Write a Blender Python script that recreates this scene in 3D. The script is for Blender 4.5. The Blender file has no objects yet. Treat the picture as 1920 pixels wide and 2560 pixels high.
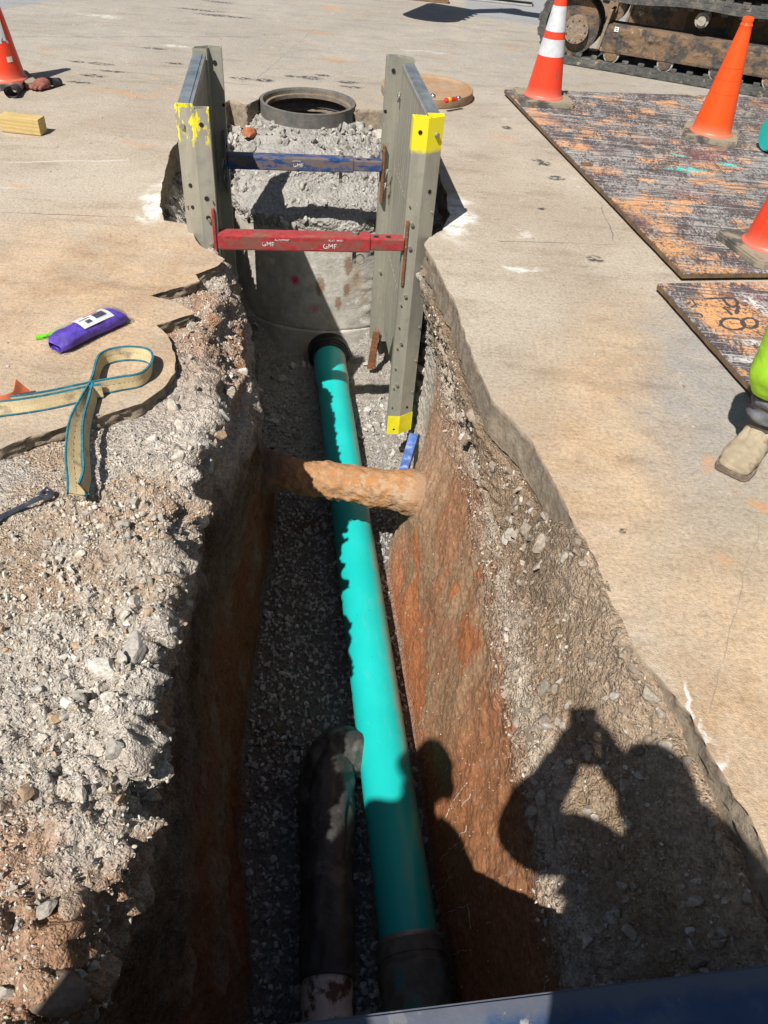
import bpy, bmesh, math, random
import numpy as np
from mathutils import Vector, Matrix

scene = bpy.context.scene
COL = scene.collection
random.seed(7)
RNG = np.random.default_rng(11)
PI = math.pi
rad = math.radians

# ------------------------------------------------------------------ camera
CAM_H = 1.58
FPX = 1923.0
PITCH, ROLL = rad(42.5), rad(5.2)
_r0 = np.array([1., 0, 0]); _u0 = np.array([0, math.sin(PITCH), math.cos(PITCH)])
CF = np.array([0, math.cos(PITCH), -math.sin(PITCH)])
CR = math.cos(ROLL) * _r0 + math.sin(ROLL) * _u0
CU = -math.sin(ROLL) * _r0 + math.cos(ROLL) * _u0
CAMP = np.array([0, 0, CAM_H])
cd = bpy.data.cameras.new('camera')
cam = bpy.data.objects.new('camera', cd); COL.objects.link(cam)
cd.sensor_fit = 'HORIZONTAL'; cd.sensor_width = 36.0; cd.lens = 36.0 * FPX / 1920.0
cd.clip_start = 0.01; cd.clip_end = 500
cam.matrix_world = Matrix(((CR[0], CU[0], -CF[0], 0), (CR[1], CU[1], -CF[1], 0), (CR[2], CU[2], -CF[2], CAM_H), (0, 0, 0, 1)))
scene.camera = cam

def at(px, py, z=0.0):
    d = (px - 960) / FPX * CR - (py - 1280) / FPX * CU + CF
    t = (z - CAM_H) / d[2]
    return CAMP + t * d
def at_y(px, py, y):
    d = (px - 960) / FPX * CR - (py - 1280) / FPX * CU + CF
    return CAMP + d * (y / d[1])

# ------------------------------------------------------------------ light
SUN_EL, SUN_AZ = rad(53.0), rad(26.5)     # light travels toward +Y and +X (azimuth from +Y)
w = bpy.data.worlds.new('World'); scene.world = w; w.use_nodes = True
wt = w.node_tree; wt.nodes.clear()
wo = wt.nodes.new('ShaderNodeOutputWorld'); wb = wt.nodes.new('ShaderNodeBackground'); sk = wt.nodes.new('ShaderNodeTexSky')
sk.sky_type = 'NISHITA'; sk.sun_disc = False; sk.sun_elevation = SUN_EL
sun_dir_from = Vector((-math.sin(SUN_AZ) * math.cos(SUN_EL), -math.cos(SUN_AZ) * math.cos(SUN_EL), math.sin(SUN_EL)))
sk.sun_rotation = math.atan2(sun_dir_from.x, sun_dir_from.y)
wt.links.new(sk.outputs[0], wb.inputs[0]); wb.inputs[1].default_value = 0.05
wt.links.new(wb.outputs[0], wo.inputs[0])
sd = bpy.data.lights.new('sun', 'SUN'); sd.energy = 5.0; sd.angle = rad(0.53); sd.color = (1.0, 0.955, 0.89)
so = bpy.data.objects.new('sun', sd); COL.objects.link(so)
so.rotation_euler = sun_dir_from.to_track_quat('Z', 'Y').to_euler(); so.location = sun_dir_from * 20
scene.view_settings.view_transform = 'Standard'; scene.view_settings.look = 'None'
scene.view_settings.exposure = 0.38; scene.view_settings.gamma = 1.0

# ------------------------------------------------------------------ object helpers
def tag(o, label=None, cat=None, group=None, kind=None):
    if label: o['label'] = label
    if cat: o['category'] = cat
    if group: o['group'] = group
    if kind: o['kind'] = kind
    return o
def link(o, parent=None):
    COL.objects.link(o)
    if parent is not None: o.parent = parent
    return o
def empty(name, loc=(0, 0, 0), rz=0.0):
    o = bpy.data.objects.new(name, None); o.location = loc; o.rotation_euler = (0, 0, rz); o.empty_display_size = .1
    COL.objects.link(o); return o
def mats_on(me, m):
    for x in (m if isinstance(m, (list, tuple)) else [m]): me.materials.append(x)
def obj(name, bm, m, parent=None, smooth=False, ang=None):
    me = bpy.data.meshes.new(name)
    bmesh.ops.recalc_face_normals(bm, faces=bm.faces)
    if smooth:
        for f in bm.faces: f.smooth = True
        if ang:
            for e in bm.edges:
                if len(e.link_faces) == 2 and e.calc_face_angle(0) > ang: e.smooth = False
    bm.to_mesh(me); bm.free(); mats_on(me, m)
    return link(bpy.data.objects.new(name, me), parent)
def np_obj(name, V, Fc, m, parent=None, col=None, smooth=False, mi=None):
    V = np.asarray(V, dtype=np.float32); Fc = np.asarray(Fc, dtype=np.int32)
    me = bpy.data.meshes.new(name); k = Fc.shape[1]
    me.vertices.add(len(V)); me.vertices.foreach_set('co', V.ravel())
    me.loops.add(Fc.size); me.loops.foreach_set('vertex_index', Fc.ravel())
    me.polygons.add(len(Fc)); me.polygons.foreach_set('loop_start', np.arange(0, Fc.size, k, dtype=np.int32))
    me.polygons.foreach_set('loop_total', np.full(len(Fc), k, dtype=np.int32))
    me.polygons.foreach_set('use_smooth', np.full(len(Fc), smooth, dtype=bool))
    if mi is not None: me.polygons.foreach_set('material_index', np.asarray(mi, dtype=np.int32))
    if col is not None:
        ca = me.color_attributes.new('Col', 'FLOAT_COLOR', 'POINT')
        ca.data.foreach_set('color', (col if col.shape[1] == 4 else np.concatenate([col, np.ones((len(col), 1))], 1)).astype(np.float32).ravel())
    me.update(calc_edges=True); me.validate()
    mats_on(me, m)
    return link(bpy.data.objects.new(name, me), parent)
def box(bm, c, s, bev=0.0, rot=None, mi=0):
    r = bmesh.ops.create_cube(bm, size=1.0); vs = r['verts']
    bmesh.ops.scale(bm, vec=s, verts=vs)
    fs = {f for v in vs for f in v.link_faces}
    if bev > 0:
        es = list({e for v in vs for e in v.link_edges})
        q = bmesh.ops.bevel(bm, geom=es, offset=bev, segments=2, affect='EDGES', profile=.6)
        vs = list({v for f in q['faces'] for v in f.verts} | {v for v in vs if v.is_valid})
        vs = list(set(vs)); fs = {f for v in vs for f in v.link_faces}
    for f in fs: f.material_index = mi
    M = Matrix.Translation(c)
    if rot is not None: M = M @ (rot if isinstance(rot, Matrix) else Matrix.Rotation(rot, 4, 'Z'))
    bmesh.ops.transform(bm, matrix=M, verts=vs)
    return vs
def frame_dir(d):
    d = Vector(d).normalized(); return d.to_track_quat('Z', 'Y').to_matrix().to_4x4()
def cyl(bm, a, b, r, r2=None, n=20, caps=True, mi=0):
    a = Vector(a); b = Vector(b); h = (b - a).length
    q = bmesh.ops.create_cone(bm, cap_ends=caps, segments=n, radius1=r, radius2=r if r2 is None else r2, depth=h)
    vs = q['verts']
    for f in {f for v in vs for f in v.link_faces}: f.material_index = mi
    bmesh.ops.transform(bm, matrix=Matrix.Translation((a + b) / 2) @ frame_dir(b - a), verts=vs)
    return vs
def lathe(bm, prof, n=48, c=(0, 0, 0), mi=None):
    rings = []
    for (r, z) in prof:
        rings.append([bm.verts.new((c[0] + r * math.cos(2 * PI * i / n), c[1] + r * math.sin(2 * PI * i / n), c[2] + z)) for i in range(n)])
    for k in range(len(prof) - 1):
        for i in range(n):
            f = bm.faces.new((rings[k][i], rings[k][(i + 1) % n], rings[k + 1][(i + 1) % n], rings[k + 1][i]))
            if mi: f.material_index = mi[k]
    return rings
def fill(bm, ring): 
    try: return bm.faces.new(ring)
    except ValueError: return None
def tube(bm, pts, rs, n=14, caps=True, mi=0):
    pts = [Vector(p) for p in pts]
    if not hasattr(rs, '__len__'): rs = [rs] * len(pts)
    rings = []; up = None
    for i, p in enumerate(pts):
        t = (pts[min(i + 1, len(pts) - 1)] - pts[max(i - 1, 0)]).normalized()
        if up is None: up = t.orthogonal().normalized()
        up = (up - t * up.dot(t)).normalized(); s = t.cross(up)
        rings.append([bm.verts.new(p + rs[i] * (math.cos(2 * PI * k / n) * up + math.sin(2 * PI * k / n) * s)) for k in range(n)])
    for i in range(len(pts) - 1):
        for k in range(n):
            f = bm.faces.new((rings[i][k], rings[i][(k + 1) % n], rings[i + 1][(k + 1) % n], rings[i + 1][k])); f.material_index = mi
    if caps:
        for r in (rings[0], rings[-1]):
            f = fill(bm, r)
            if f: f.material_index = mi
    return rings
def prism(bm, poly, z0, z1, mi=0, caps=True):
    a = [bm.verts.new((x, y, z0)) for x, y in poly]; b = [bm.verts.new((x, y, z1)) for x, y in poly]
    n = len(poly)
    for i in range(n):
        f = bm.faces.new((a[i], a[(i + 1) % n], b[(i + 1) % n], b[i])); f.material_index = mi
    if caps:
        for r in (a, b):
            f = fill(bm, r)
            if f: f.material_index = mi
    return a + b
def smooth_pts(pts, n=6):
    P = [np.array(p, float) for p in pts]; out = []
    for i in range(len(P) - 1):
        p0 = P[max(i - 1, 0)]; p1 = P[i]; p2 = P[i + 1]; p3 = P[min(i + 2, len(P) - 1)]
        for k in range(n):
            t = k / n
            out.append(.5 * ((2 * p1) + (-p0 + p2) * t + (2 * p0 - 5 * p1 + 4 * p2 - p3) * t * t + (-p0 + 3 * p1 - 3 * p2 + p3) * t ** 3))
    out.append(P[-1]); return out

# ------------------------------------------------------------------ numpy noise
def _h(ix, iy, iz, s):
    h = (ix.astype(np.int64) * 374761393 + iy.astype(np.int64) * 668265263 + iz.astype(np.int64) * 2147483647 + s * 974634777) & 0xffffffff
    h = ((h ^ (h >> 13)) * 1274126177) & 0xffffffff
    h = (h ^ (h >> 16)) & 0xffffffff
    return (h & 0xffffff) / float(0xffffff)
def vnoise(P, s=0):
    I = np.floor(P).astype(np.int64); f = P - I; f = f * f * (3 - 2 * f)
    out = 0
    for dx in (0, 1):
        wx = f[:, 0] if dx else 1 - f[:, 0]
        for dy in (0, 1):
            wy = f[:, 1] if dy else 1 - f[:, 1]
            for dz in (0, 1):
                wz = f[:, 2] if dz else 1 - f[:, 2]
                out = out + wx * wy * wz * _h(I[:, 0] + dx, I[:, 1] + dy, I[:, 2] + dz, s)
    return out * 2 - 1
def fbm(P, sc, o=4, g=.5, s=0):
    P = np.asarray(P, float); a = 1.; t = 0; q = 0
    for k in range(o):
        q = q + a * vnoise(P / sc * (2.03 ** k) + 17.3 * k, s + k); t += a; a *= g
    return q / t
def ridged(P, sc, o=4, s=0):
    P = np.asarray(P, float); a = 1.; t = 0; q = 0
    for k in range(o):
        q = q + a * (1 - 2 * np.abs(vnoise(P / sc * (2.1 ** k) + 9.1 * k, s + k))); t += a; a *= .5
    return q / t
def worley(P, sc, s=0):
    P = np.asarray(P, float) / sc; I = np.floor(P).astype(np.int64)
    best = np.full(len(P), 9.0); idr = np.zeros(len(P))
    for dx in (-1, 0, 1):
        for dy in (-1, 0, 1):
            for dz in (-1, 0, 1):
                c = I + np.array([dx, dy, dz])
                h = [_h(c[:, 0], c[:, 1], c[:, 2], s + 31 * k) for k in range(3)]
                d = np.sqrt(sum((c[:, k] + h[k] - P[:, k]) ** 2 for k in range(3)))
                m = d < best; best = np.where(m, d, best); idr = np.where(m, _h(c[:, 0], c[:, 1], c[:, 2], s + 99), idr)
    return best, idr
def sstep(a, b, x):
    t = np.clip((x - a) / (b - a), 0, 1); return t * t * (3 - 2 * t)
def mixc(a, b, t):
    t = np.asarray(t)[..., None]; return a * (1 - t) + np.asarray(b) * t

# ------------------------------------------------------------------ material helper
class NT:
    def __init__(s, name):
        s.m = bpy.data.materials.new(name); s.m.use_nodes = True; s.t = s.m.node_tree; s.t.nodes.clear()
        s.out = s.n('ShaderNodeOutputMaterial'); s.b = s.n('ShaderNodeBsdfPrincipled'); s.t.links.new(s.b.outputs[0], s.out.inputs[0])
        s.tc = None
    def n(s, k): return s.t.nodes.new(k)
    def lk(s, a, b):
        if hasattr(a, 'is_output') or hasattr(a, 'links'): s.t.links.new(a, b)
        else: b.default_value = a if not isinstance(a, tuple) or len(a) != 3 or b.type != 'RGBA' else (*a, 1)
    def co(s, k='Object'):
        if s.tc is None: s.tc = s.n('ShaderNodeTexCoord')
        return s.tc.outputs[k]
    def map(s, v, sc=(1, 1, 1), rot=(0, 0, 0), loc=(0, 0, 0)):
        q = s.n('ShaderNodeMapping'); s.t.links.new(v, q.inputs[0]); q.inputs['Scale'].default_value = sc; q.inputs['Rotation'].default_value = rot; q.inputs['Location'].default_value = loc
        return q.outputs[0]
    def noise(s, sc, d=4, r=.55, v=None, dist=0):
        q = s.n('ShaderNodeTexNoise'); q.inputs['Scale'].default_value = sc; q.inputs['Detail'].default_value = d; q.inputs['Roughness'].default_value = r; q.inputs['Distortion'].default_value = dist
        s.t.links.new(v if v is not None else s.co(), q.inputs['Vector']); return q.outputs['Fac']
    def vor(s, sc, v=None, feat='F1', out='Distance', rnd=1):
        q = s.n('ShaderNodeTexVoronoi'); q.feature = feat; q.inputs['Scale'].default_value = sc; q.inputs['Randomness'].default_value = rnd
        s.t.links.new(v if v is not None else s.co(), q.inputs['Vector']); return q.outputs[out]
    def ramp(s, f, a, b, lo=0., hi=1.):
        q = s.n('ShaderNodeMapRange'); q.interpolation_type = 'SMOOTHSTEP'; s.t.links.new(f, q.inputs[0])
        q.inputs[1].default_value = a; q.inputs[2].default_value = b; q.inputs[3].default_value = lo; q.inputs[4].default_value = hi; return q.outputs[0]
    def math(s, op, a, b=0.):
        q = s.n('ShaderNodeMath'); q.operation = op; s.lk(a, q.inputs[0]); s.lk(b, q.inputs[1]); return q.outputs[0]
    def vm(s, op, a, b):
        q = s.n('ShaderNodeVectorMath'); q.operation = op; s.lk(a, q.inputs[0]); s.lk(b, q.inputs[1]); return q.outputs['Value'] if op in ('LENGTH', 'DOT_PRODUCT') else q.outputs[0]
    def mix(s, f, a, b, mode='MIX'):
        q = s.n('ShaderNodeMix'); q.data_type = 'RGBA'; q.blend_type = mode
        s.lk(f, q.inputs[0]); s.lk(a, q.inputs[6]); s.lk(b, q.inputs[7]); return q.outputs[2]
    def attr(s, n='Col'):
        q = s.n('ShaderNodeVertexColor'); q.layer_name = n; return q.outputs[0]
    def sep(s, v):
        q = s.n('ShaderNodeSeparateXYZ'); s.t.links.new(v, q.inputs[0]); return q.outputs
    def bump(s, h, st=.5, d=.01, prev=None):
        q = s.n('ShaderNodeBump'); q.inputs['Strength'].default_value = st; q.inputs['Distance'].default_value = d; s.t.links.new(h, q.inputs['Height'])
        if prev is not None: s.t.links.new(prev, q.inputs['Normal'])
        return q.outputs[0]
    def fin(s, col=None, rough=.7, metal=0., nrm=None, spec=None):
        if col is not None: s.lk(col, s.b.inputs['Base Color'])
        s.lk(rough, s.b.inputs['Roughness']); s.lk(metal, s.b.inputs['Metallic'])
        if nrm is not None: s.t.links.new(nrm, s.b.inputs['Normal'])
        if spec is not None: s.b.inputs['Specular IOR Level'].default_value = spec
        return s.m
    def spot(s, pos, c, rx, ry, rot=0., soft=.5):
        v = s.vm('SUBTRACT', pos, (c[0], c[1], 0.)); 
        if rot: v = s.map(v, rot=(0, 0, -rot))
        v = s.vm('MULTIPLY', v, (1 / rx, 1 / ry, 0.)); return s.ramp(s.vm('LENGTH', v, (0., 0., 0.)), 1., 1 - soft)
    def line(s, pos, a, b, wd, soft=1.):
        a = np.array(a[:2]); b = np.array(b[:2]); L = np.linalg.norm(b - a); d = (b - a) / L; n = np.array([-d[1], d[0]])
        v = s.vm('SUBTRACT', pos, (a[0], a[1], 0.))
        dn = s.math('ABSOLUTE', s.vm('DOT_PRODUCT', v, (n[0], n[1], 0.)))
        al = s.math('ABSOLUTE', s.math('SUBTRACT', s.vm('DOT_PRODUCT', v, (d[0], d[1], 0.)), L / 2))
        return s.math('MULTIPLY', s.ramp(dn, wd, wd * (1 - soft) if soft < 1 else 0.), s.ramp(al, L / 2, L / 2 * .9))

def simple(name, col, rough=.6, metal=0., var=.25, sc=12, bump=0., bsc=60, dirt=None, dirt_sc=6, dirt_lo=.55, spec=None):
    t = NT(name); f = t.noise(sc, 5, .6)
    a = tuple(c * (1 - var) for c in col); b = tuple(min(1, c * (1 + var)) for c in col)
    c = t.mix(t.ramp(f, .3, .7), a, b)
    if dirt: c = t.mix(t.ramp(t.noise(dirt_sc, 6, .65), dirt_lo, dirt_lo + .12), c, dirt)
    nr = t.bump(t.noise(bsc, 4, .6), .5, bump) if bump else None
    return t.fin(c, rough, metal, nr, spec)

# ================================================================== SETTING: pavement
def pavement_mat():
    t = NT('pavement_concrete'); P = t.co()
    wob = t.n('ShaderNodeTexNoise'); wob.inputs['Scale'].default_value = 6; wob.inputs['Detail'].default_value = 4; t.t.links.new(P, wob.inputs['Vector'])
    off = t.vm('MULTIPLY', t.vm('SUBTRACT', wob.outputs['Color'], (.5, .5, .5)), (.30, .30, 0.))
    Q = t.vm('ADD', P, off)
    off2 = t.vm('MULTIPLY', t.vm('SUBTRACT', wob.outputs['Color'], (.5, .5, .5)), (.06, .06, 0.)); Q2 = t.vm('ADD', P, off2)
    big = t.noise(.9, 5, .6); mid = t.noise(5, 6, .65); fine = t.noise(70, 4, .7); sp = t.vor(150, out='Color')
    xyz = t.sep(P)
    c = t.mix(t.ramp(big, .38, .62), (.345, .290, .225), (.42, .365, .295))
    # dusty clay tracked out around the trench
    near = t.math('MULTIPLY', t.ramp(xyz[1], 5.6, 3.4), t.ramp(big, .62, .3))
    dl = t.math('MAXIMUM', t.spot(Q, (-1.2, 2.9), 1.5, 1.3, soft=.8), t.math('MAXIMUM', t.spot(Q, (.75, 2.2), .48, 1.5, rot=-.25, soft=.8), t.spot(Q, (1.0, 1.1), .45, .9, soft=.7)))
    dust = t.math('MULTIPLY', dl, t.ramp(mid, .25, .62, .45, 1.))
    c = t.mix(dust, c, t.mix(t.ramp(t.noise(3.2, 6, .7), .36, .62), (.37, .258, .162), (.48, .355, .235)))
    # greyer strip down the right side
    c = t.mix(t.math('MULTIPLY', t.spot(Q, (1.25, 2.75), .38, 1.2, rot=-.3, soft=.7), t.ramp(mid, .3, .6, .4, .9)), c, (.28, .265, .25))
    c = t.mix(t.math('MULTIPLY', t.ramp(xyz[1], 4.6, 7.5), t.ramp(mid, .3, .7, .35, .85)), c, (.285, .272, .245))
    # dark traffic smears far left
    sm = t.noise(2.2, 6, .65, v=t.map(P, sc=(.35, 2.2, 1)))
    c = t.mix(t.math('MULTIPLY', t.ramp(sm, .56, .74), t.math('MULTIPLY', t.ramp(xyz[1], 4.5, 8.2), .55)), c, (.24, .235, .23))
    # far asphalt apron beyond the joint
    apr = t.ramp(t.math('ADD', xyz[1], t.math('MULTIPLY', xyz[0], .32)), 9.72, 9.78)
    apr = t.math('MULTIPLY', apr, t.ramp(xyz[0], .36, .42))
    qa, qb = at(0, 24), at(135, 0); kx = (qb[0] - qa[0]) / (qb[1] - qa[1])
    apl = t.ramp(t.math('SUBTRACT', xyz[0], t.math('MULTIPLY', xyz[1], kx)), qa[0] - kx * qa[1] + .03, qa[0] - kx * qa[1] - .03)
    c = t.mix(t.math('MAXIMUM', apr, apl), c, (.27, .275, .28))
    # aggregate
    c = t.mix(t.ramp(fine, .35, .75, 0., .7), c, t.mix(1., c, (1.5, 1.47, 1.43), 'MULTIPLY'))
    c = t.mix(t.ramp(fine, .46, .25, 0., .6), c, t.mix(1., c, (.55, .54, .53), 'MULTIPLY'))
    c = t.mix(t.ramp(t.noise(24, 5, .7), .52, .72, 0., .6), c, t.mix(1., c, (.66, .64, .62), 'MULTIPLY'))
    c = t.mix(t.ramp(t.noise(4, 7, .75, v=t.map(P, sc=(.5, 1.5, 1), rot=(0, 0, .1))), .50, .66, 0., .6), c, t.mix(1., c, (.70, .67, .63), 'MULTIPLY'))
    # joints and cracks
    Qc = t.vm('ADD', P, t.vm('MULTIPLY', t.vm('SUBTRACT', wob.outputs['Color'], (.5, .5, .5)), (.05, .05, 0.)))
    for (a, b, wd, kcol) in [((0, 530), (410, 545), .008, (.13, .11, .09)), ((1240, 602), (1560, 612), .007, (.12, .11, .10)), ((20, 92), (640, 92), .016, (.16, .15, .14)),
                       ((1500, 500), (1535, 608), .006, (.12, .11, .10)), ((280, 175), (640, 215), .010, (.2, .19, .18)), ((0, 405), (330, 400), .012, (.62, .58, .52)), ((0, 470), (150, 470), .01, (.6, .56, .5)),
                       ((640, 200), (800, 60), .006, (.22, .2, .19)), ((1900, 1300), (1770, 1790), .003, (.25, .2, .16))]:
        c = t.mix(t.math('MULTIPLY', t.line(Qc, at(*a), at(*b), wd), t.ramp(mid, .35, .55, .25, .9)), c, kcol)
    # soot and mud flecks, clay smears, white lime
    def px(u, v): return at(u, v)[:2]
    for (u, v, rx, ry) in [(193, 154, .10, .03), (251, 160, .13, .045), (281, 178, .17, .035), (235, 189, .12, .05), (203, 206, .12, .035), (436, 158, .09, .04), (386, 121, .13, .04),
                           (658, 201, .10, .06), (727, 191, .08, .04), (778, 195, .13, .07), (807, 188, .08, .04), (872, 206, .11, .05), (875, 217, .11, .035), (602, 196, .12, .045),
                           (1359, 409, .05, .06), (1486, 649, .06, .05), (1392, 446, .07, .05), (1267, 319, .05, .05), (545, 5, .2, .05), (560, 40, .35, .06), (500, 25, .3, .05), (1350, 520, .04, .03), (1560, 1330, .02, .015), (1340, 400, .05, .03)]:
        c = t.mix(t.math('MULTIPLY', t.spot(Q2, px(u, v), rx, ry, soft=.5), t.ramp(t.noise(30, 4, .6), .4, .55)), c, (.07, .06, .055))
    for (u, v, rx, ry, k) in [(845, 150, .2, .12, .8), (827, 21, .2, .12, .75), (798, 81, .2, .07, .5), (424, 220, .1, .05, .8), (386, 193, .06, .03, .8), (127, 129, .12, .08, .5), (60, 469, .07, .035, .6),
                              (218, 309, .06, .04, .6), (1105, 145, .15, .1, .4), (330, 235, .45, .08, .5), (1898, 1250, .09, .06, .7), (1800, 1170, .04, .04, .5), (1540, 550, .04, .03, .4), (1250, 345, .2, .1, .3), (1280, 120, .15, .08, .4), (870, 250, .2, .06, .3),
                              (1820, 1400, .05, .04, .4), (350, 360, .2, .06, .35), (1580, 880, .05, .03, .5), (470, 745, .12, .05, .5), (1715, 880, .03, .02, .6)]:
        c = t.mix(t.math('MULTIPLY', t.spot(Q, px(u, v), rx, ry, soft=.8), t.ramp(mid, .35, .6, .2 * k, k)), c, (.55, .27, .12))
    for (u, v, rx, ry, k) in [(1135, 545, .13, .40, .95), (1300, 668, .16, .05, .8), (405, 500, .10, .45, .9), (440, 115, .14, .05, .5), (1310, 585, .06, .04, .4), (1718, 1775, .014, .10, .8), (1835, 1985, .014, .12, .8), (1770, 1860, .012, .08, .7), (1720, 730, .08, .03, .5), (1070, 130, .3, .05, .3), (250, 40, .3, .06, .4)]:
        c = t.mix(t.math('MULTIPLY', t.spot(Q, px(u, v), rx, ry, soft=.7), t.ramp(t.noise(14, 6, .7), .34, .55, 0., k)), c, (.78, .76, .72))
    # small trodden scuffs everywhere
    c = t.mix(t.ramp(t.noise(11, 7, .72), .60, .70, 0., .55), c, (.58, .52, .44))
    h = t.math('ADD', t.math('MULTIPLY', fine, .6), t.math('ADD', t.math('MULTIPLY', mid, .9), t.math('MULTIPLY', t.noise(220, 2, .6), .35)))
    return t.fin(c, t.ramp(mid, .3, .7, .82, .95), 0, t.bump(h, .75, .012), .3)
def broken_mat():
    t = NT('broken_concrete_edge'); c = t.mix(t.ramp(t.noise(25, 5, .7), .35, .65), (.22, .172, .122), (.34, .282, .215))
    c = t.mix(t.ramp(t.vor(60), .30, .1, 0, .6), c, (.26, .22, .18))
    return t.fin(c, .95, 0, t.bump(t.noise(60, 5, .7), .6, .01), .2)
M_PAVE = pavement_mat(); M_BROKEN = broken_mat()

SLAB_R = [(1.02, -.3), (.98, .3), (.90, .62), (.877, .765), (.862, .84), (.833, .90), (.812, .99), (.786, 1.10), (.751, 1.16), (.70, 1.25), (.655, 1.45), (.61, 1.68), (.561, 1.87), (.487, 2.16), (.36, 2.38), (.30, 2.66), (.253, 2.95), (.213, 3.18), (.085, 3.69)]
SLAB_L = [(-1.106, 3.69), (-1.05, 3.60), (-.97, 3.445), (-.837, 3.333), (-.85, 3.25), (-.93, 3.166), (-.894, 3.10), (-1.06, 2.93), (-.95, 2.90), (-.842, 2.83), (-.97, 2.69), (-.90, 2.62), (-.835, 2.50), (-.80, 2.377), (-.839, 2.247), (-.869, 2.165), (-.975, 2.068), (-1.124, 1.966), (-1.231, 1.86), (-1.8, 1.60), (-2.6, 1.35), (-3.5, 1.1)]
RING_C = (-.80, 5.945); RING_R = .337
hole = [(-3.5, -1.2), (1.1, -1.2)] + SLAB_R + [(.10, 3.80), (.165, 3.89), (.20, 4.10), (.193, 4.37), (.10, 4.95), (-.05, 5.45), (-.236, 5.89), (-.44, 5.86)]
hole += [(RING_C[0] + .345 * math.cos(a), RING_C[1] + .345 * math.sin(a)) for a in np.linspace(rad(-8), rad(190), 24)]
hole += [(-1.19, 5.74), (-1.327, 5.80), (-1.45, 5.2), (-1.437, 4.68), (-1.394, 4.42), (-1.357, 4.19), (-1.281, 3.86), (-1.217, 3.71)] + SLAB_L
def jag(poly, step=.018, amp=.013):
    out = []
    n = len(poly)
    for i in range(n):
        a = np.array(poly[i]); b = np.array(poly[(i + 1) % n]); L = np.linalg.norm(b - a)
        k = max(1, int(L / step)) if L < 1.3 else 4
        for j in range(k): out.append(a + (b - a) * j / k)
    out = np.array(out); Q = np.c_[out, np.zeros(len(out))]
    ring = np.hypot(out[:, 0] - RING_C[0], out[:, 1] - RING_C[1]) < .36
    right = (out[:, 0] > .3) & (out[:, 1] < 3.2) & (out[:, 1] > 1.8)
    k = np.where(ring, 0, np.where(right, .22, 1.0))
    dx = (fbm(Q, .12, 4, .6, 5)) * amp * 1.6 * k; dy = fbm(Q, .12, 4, .6, 50) * amp * 1.6 * k
    return np.c_[out[:, 0] + dx, out[:, 1] + dy]
HOLE = jag(hole)
def inside_hole(x, y):
    X = HOLE[:, 0]; Y = HOLE[:, 1]; X2 = np.roll(X, -1); Y2 = np.roll(Y, -1)
    r = np.zeros(len(x), bool)
    for a, b, c, d in zip(X, Y, X2, Y2):
        m = ((b > y) != (d > y))
        if m.any(): r ^= m & (x < (c - a) * (y - b) / (d - b + 1e-12) + a)
    return r
bm = bmesh.new()
hv = [bm.verts.new((x, y, 0)) for x, y in HOLE]
he = [bm.edges.new((hv[i], hv[(i + 1) % len(hv)])) for i in range(len(hv))]
ov = [bm.verts.new(p) for p in ((-150, -60, 0), (150, -60, 0), (150, 250, 0), (-150, 250, 0))]
oe = [bm.edges.new((ov[i], ov[(i + 1) % 4])) for i in range(4)]
bmesh.ops.triangle_fill(bm, use_beauty=True, use_dissolve=False, edges=he + oe, normal=(0, 0, 1))
prev = hv
for k in range(1, 7):
    cur = []
    for v, (x, y) in zip(hv, HOLE):
        dep = .15 if (x > -.3 and y < 4.4) else (.16 if y > 3.72 else .06)
        nz = fbm(np.array([[x, y, k * .05]]), .045, 3, .6, 77)[0] + .35 * fbm(np.array([[x, y, k * .05]]), .014, 2, .6, 78)[0]
        q = (nz + .25) * (.010 if x > .05 and y > 1.8 and y < 3.6 else .030)
        cur.append(bm.verts.new((x + q * (1 if x > -.3 else -1), y + .5 * q, -dep * k / 6)))
    for i in range(len(hv)):
        j = (i + 1) % len(hv); f = bm.faces.new((prev[i], prev[j], cur[j], cur[i])); f.material_index = 1; f.smooth = True
    prev = cur
me = bpy.data.meshes.new('pavement'); 
bm.normal_update()
for f in bm.faces:
    if f.material_index == 0 and f.normal.z < 0: f.normal_flip()
bm.to_mesh(me); bm.free(); mats_on(me, [M_PAVE, M_BROKEN])
tag(link(bpy.data.objects.new('pavement', me)), kind='structure')

# ================================================================== SETTING: trench earth
ys = np.concatenate([np.arange(-1.25, .2, .025), np.arange(.2, 3.4, .0075), np.arange(3.4, 6.0, .011), np.arange(6.0, 6.45, .03)])
def ip(pts): 
    p = np.array(sorted(pts, key=lambda q: q[1])); return np.interp(ys, p[:, 1], p[:, 0])
_sh = -.095 * sstep(2.3, 1.9, ys)
rimL = _sh + ip([(-.47, -1.3), (-.47, .3), (-.467, .45), (-.451, .475), (-.495, .55), (-.426, .6), (-.393, .68), (-.454, .79), (-.50, .86), (-.431, .93), (-.465, 1.05), (-.499, 1.23), (-.467, 1.26), (-.504, 1.38), (-.575, 1.57), (-.546, 1.8), (-.578, 2.0), (-.66, 2.25), (-.72, 2.45), (-.79, 2.7), (-.80, 3.0), (-.80, 3.2), (-.86, 3.45), (-1.05, 3.65), (-1.22, 3.9), (-1.33, 4.3), (-1.36, 5.0), (-1.36, 6.5)])
wtL = _sh + ip([(-.45, -1.3), (-.45, .4), (-.38, .7), (-.44, 1.0), (-.48, 1.3), (-.53, 1.8), (-.56, 2.05), (-.575, 2.4), (-.575, 2.64), (-.67, 3.0), (-.73, 3.25), (-.82, 3.5), (-1.0, 3.7), (-1.18, 3.9), (-1.30, 4.3), (-1.34, 5.0), (-1.34, 6.5)])
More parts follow.
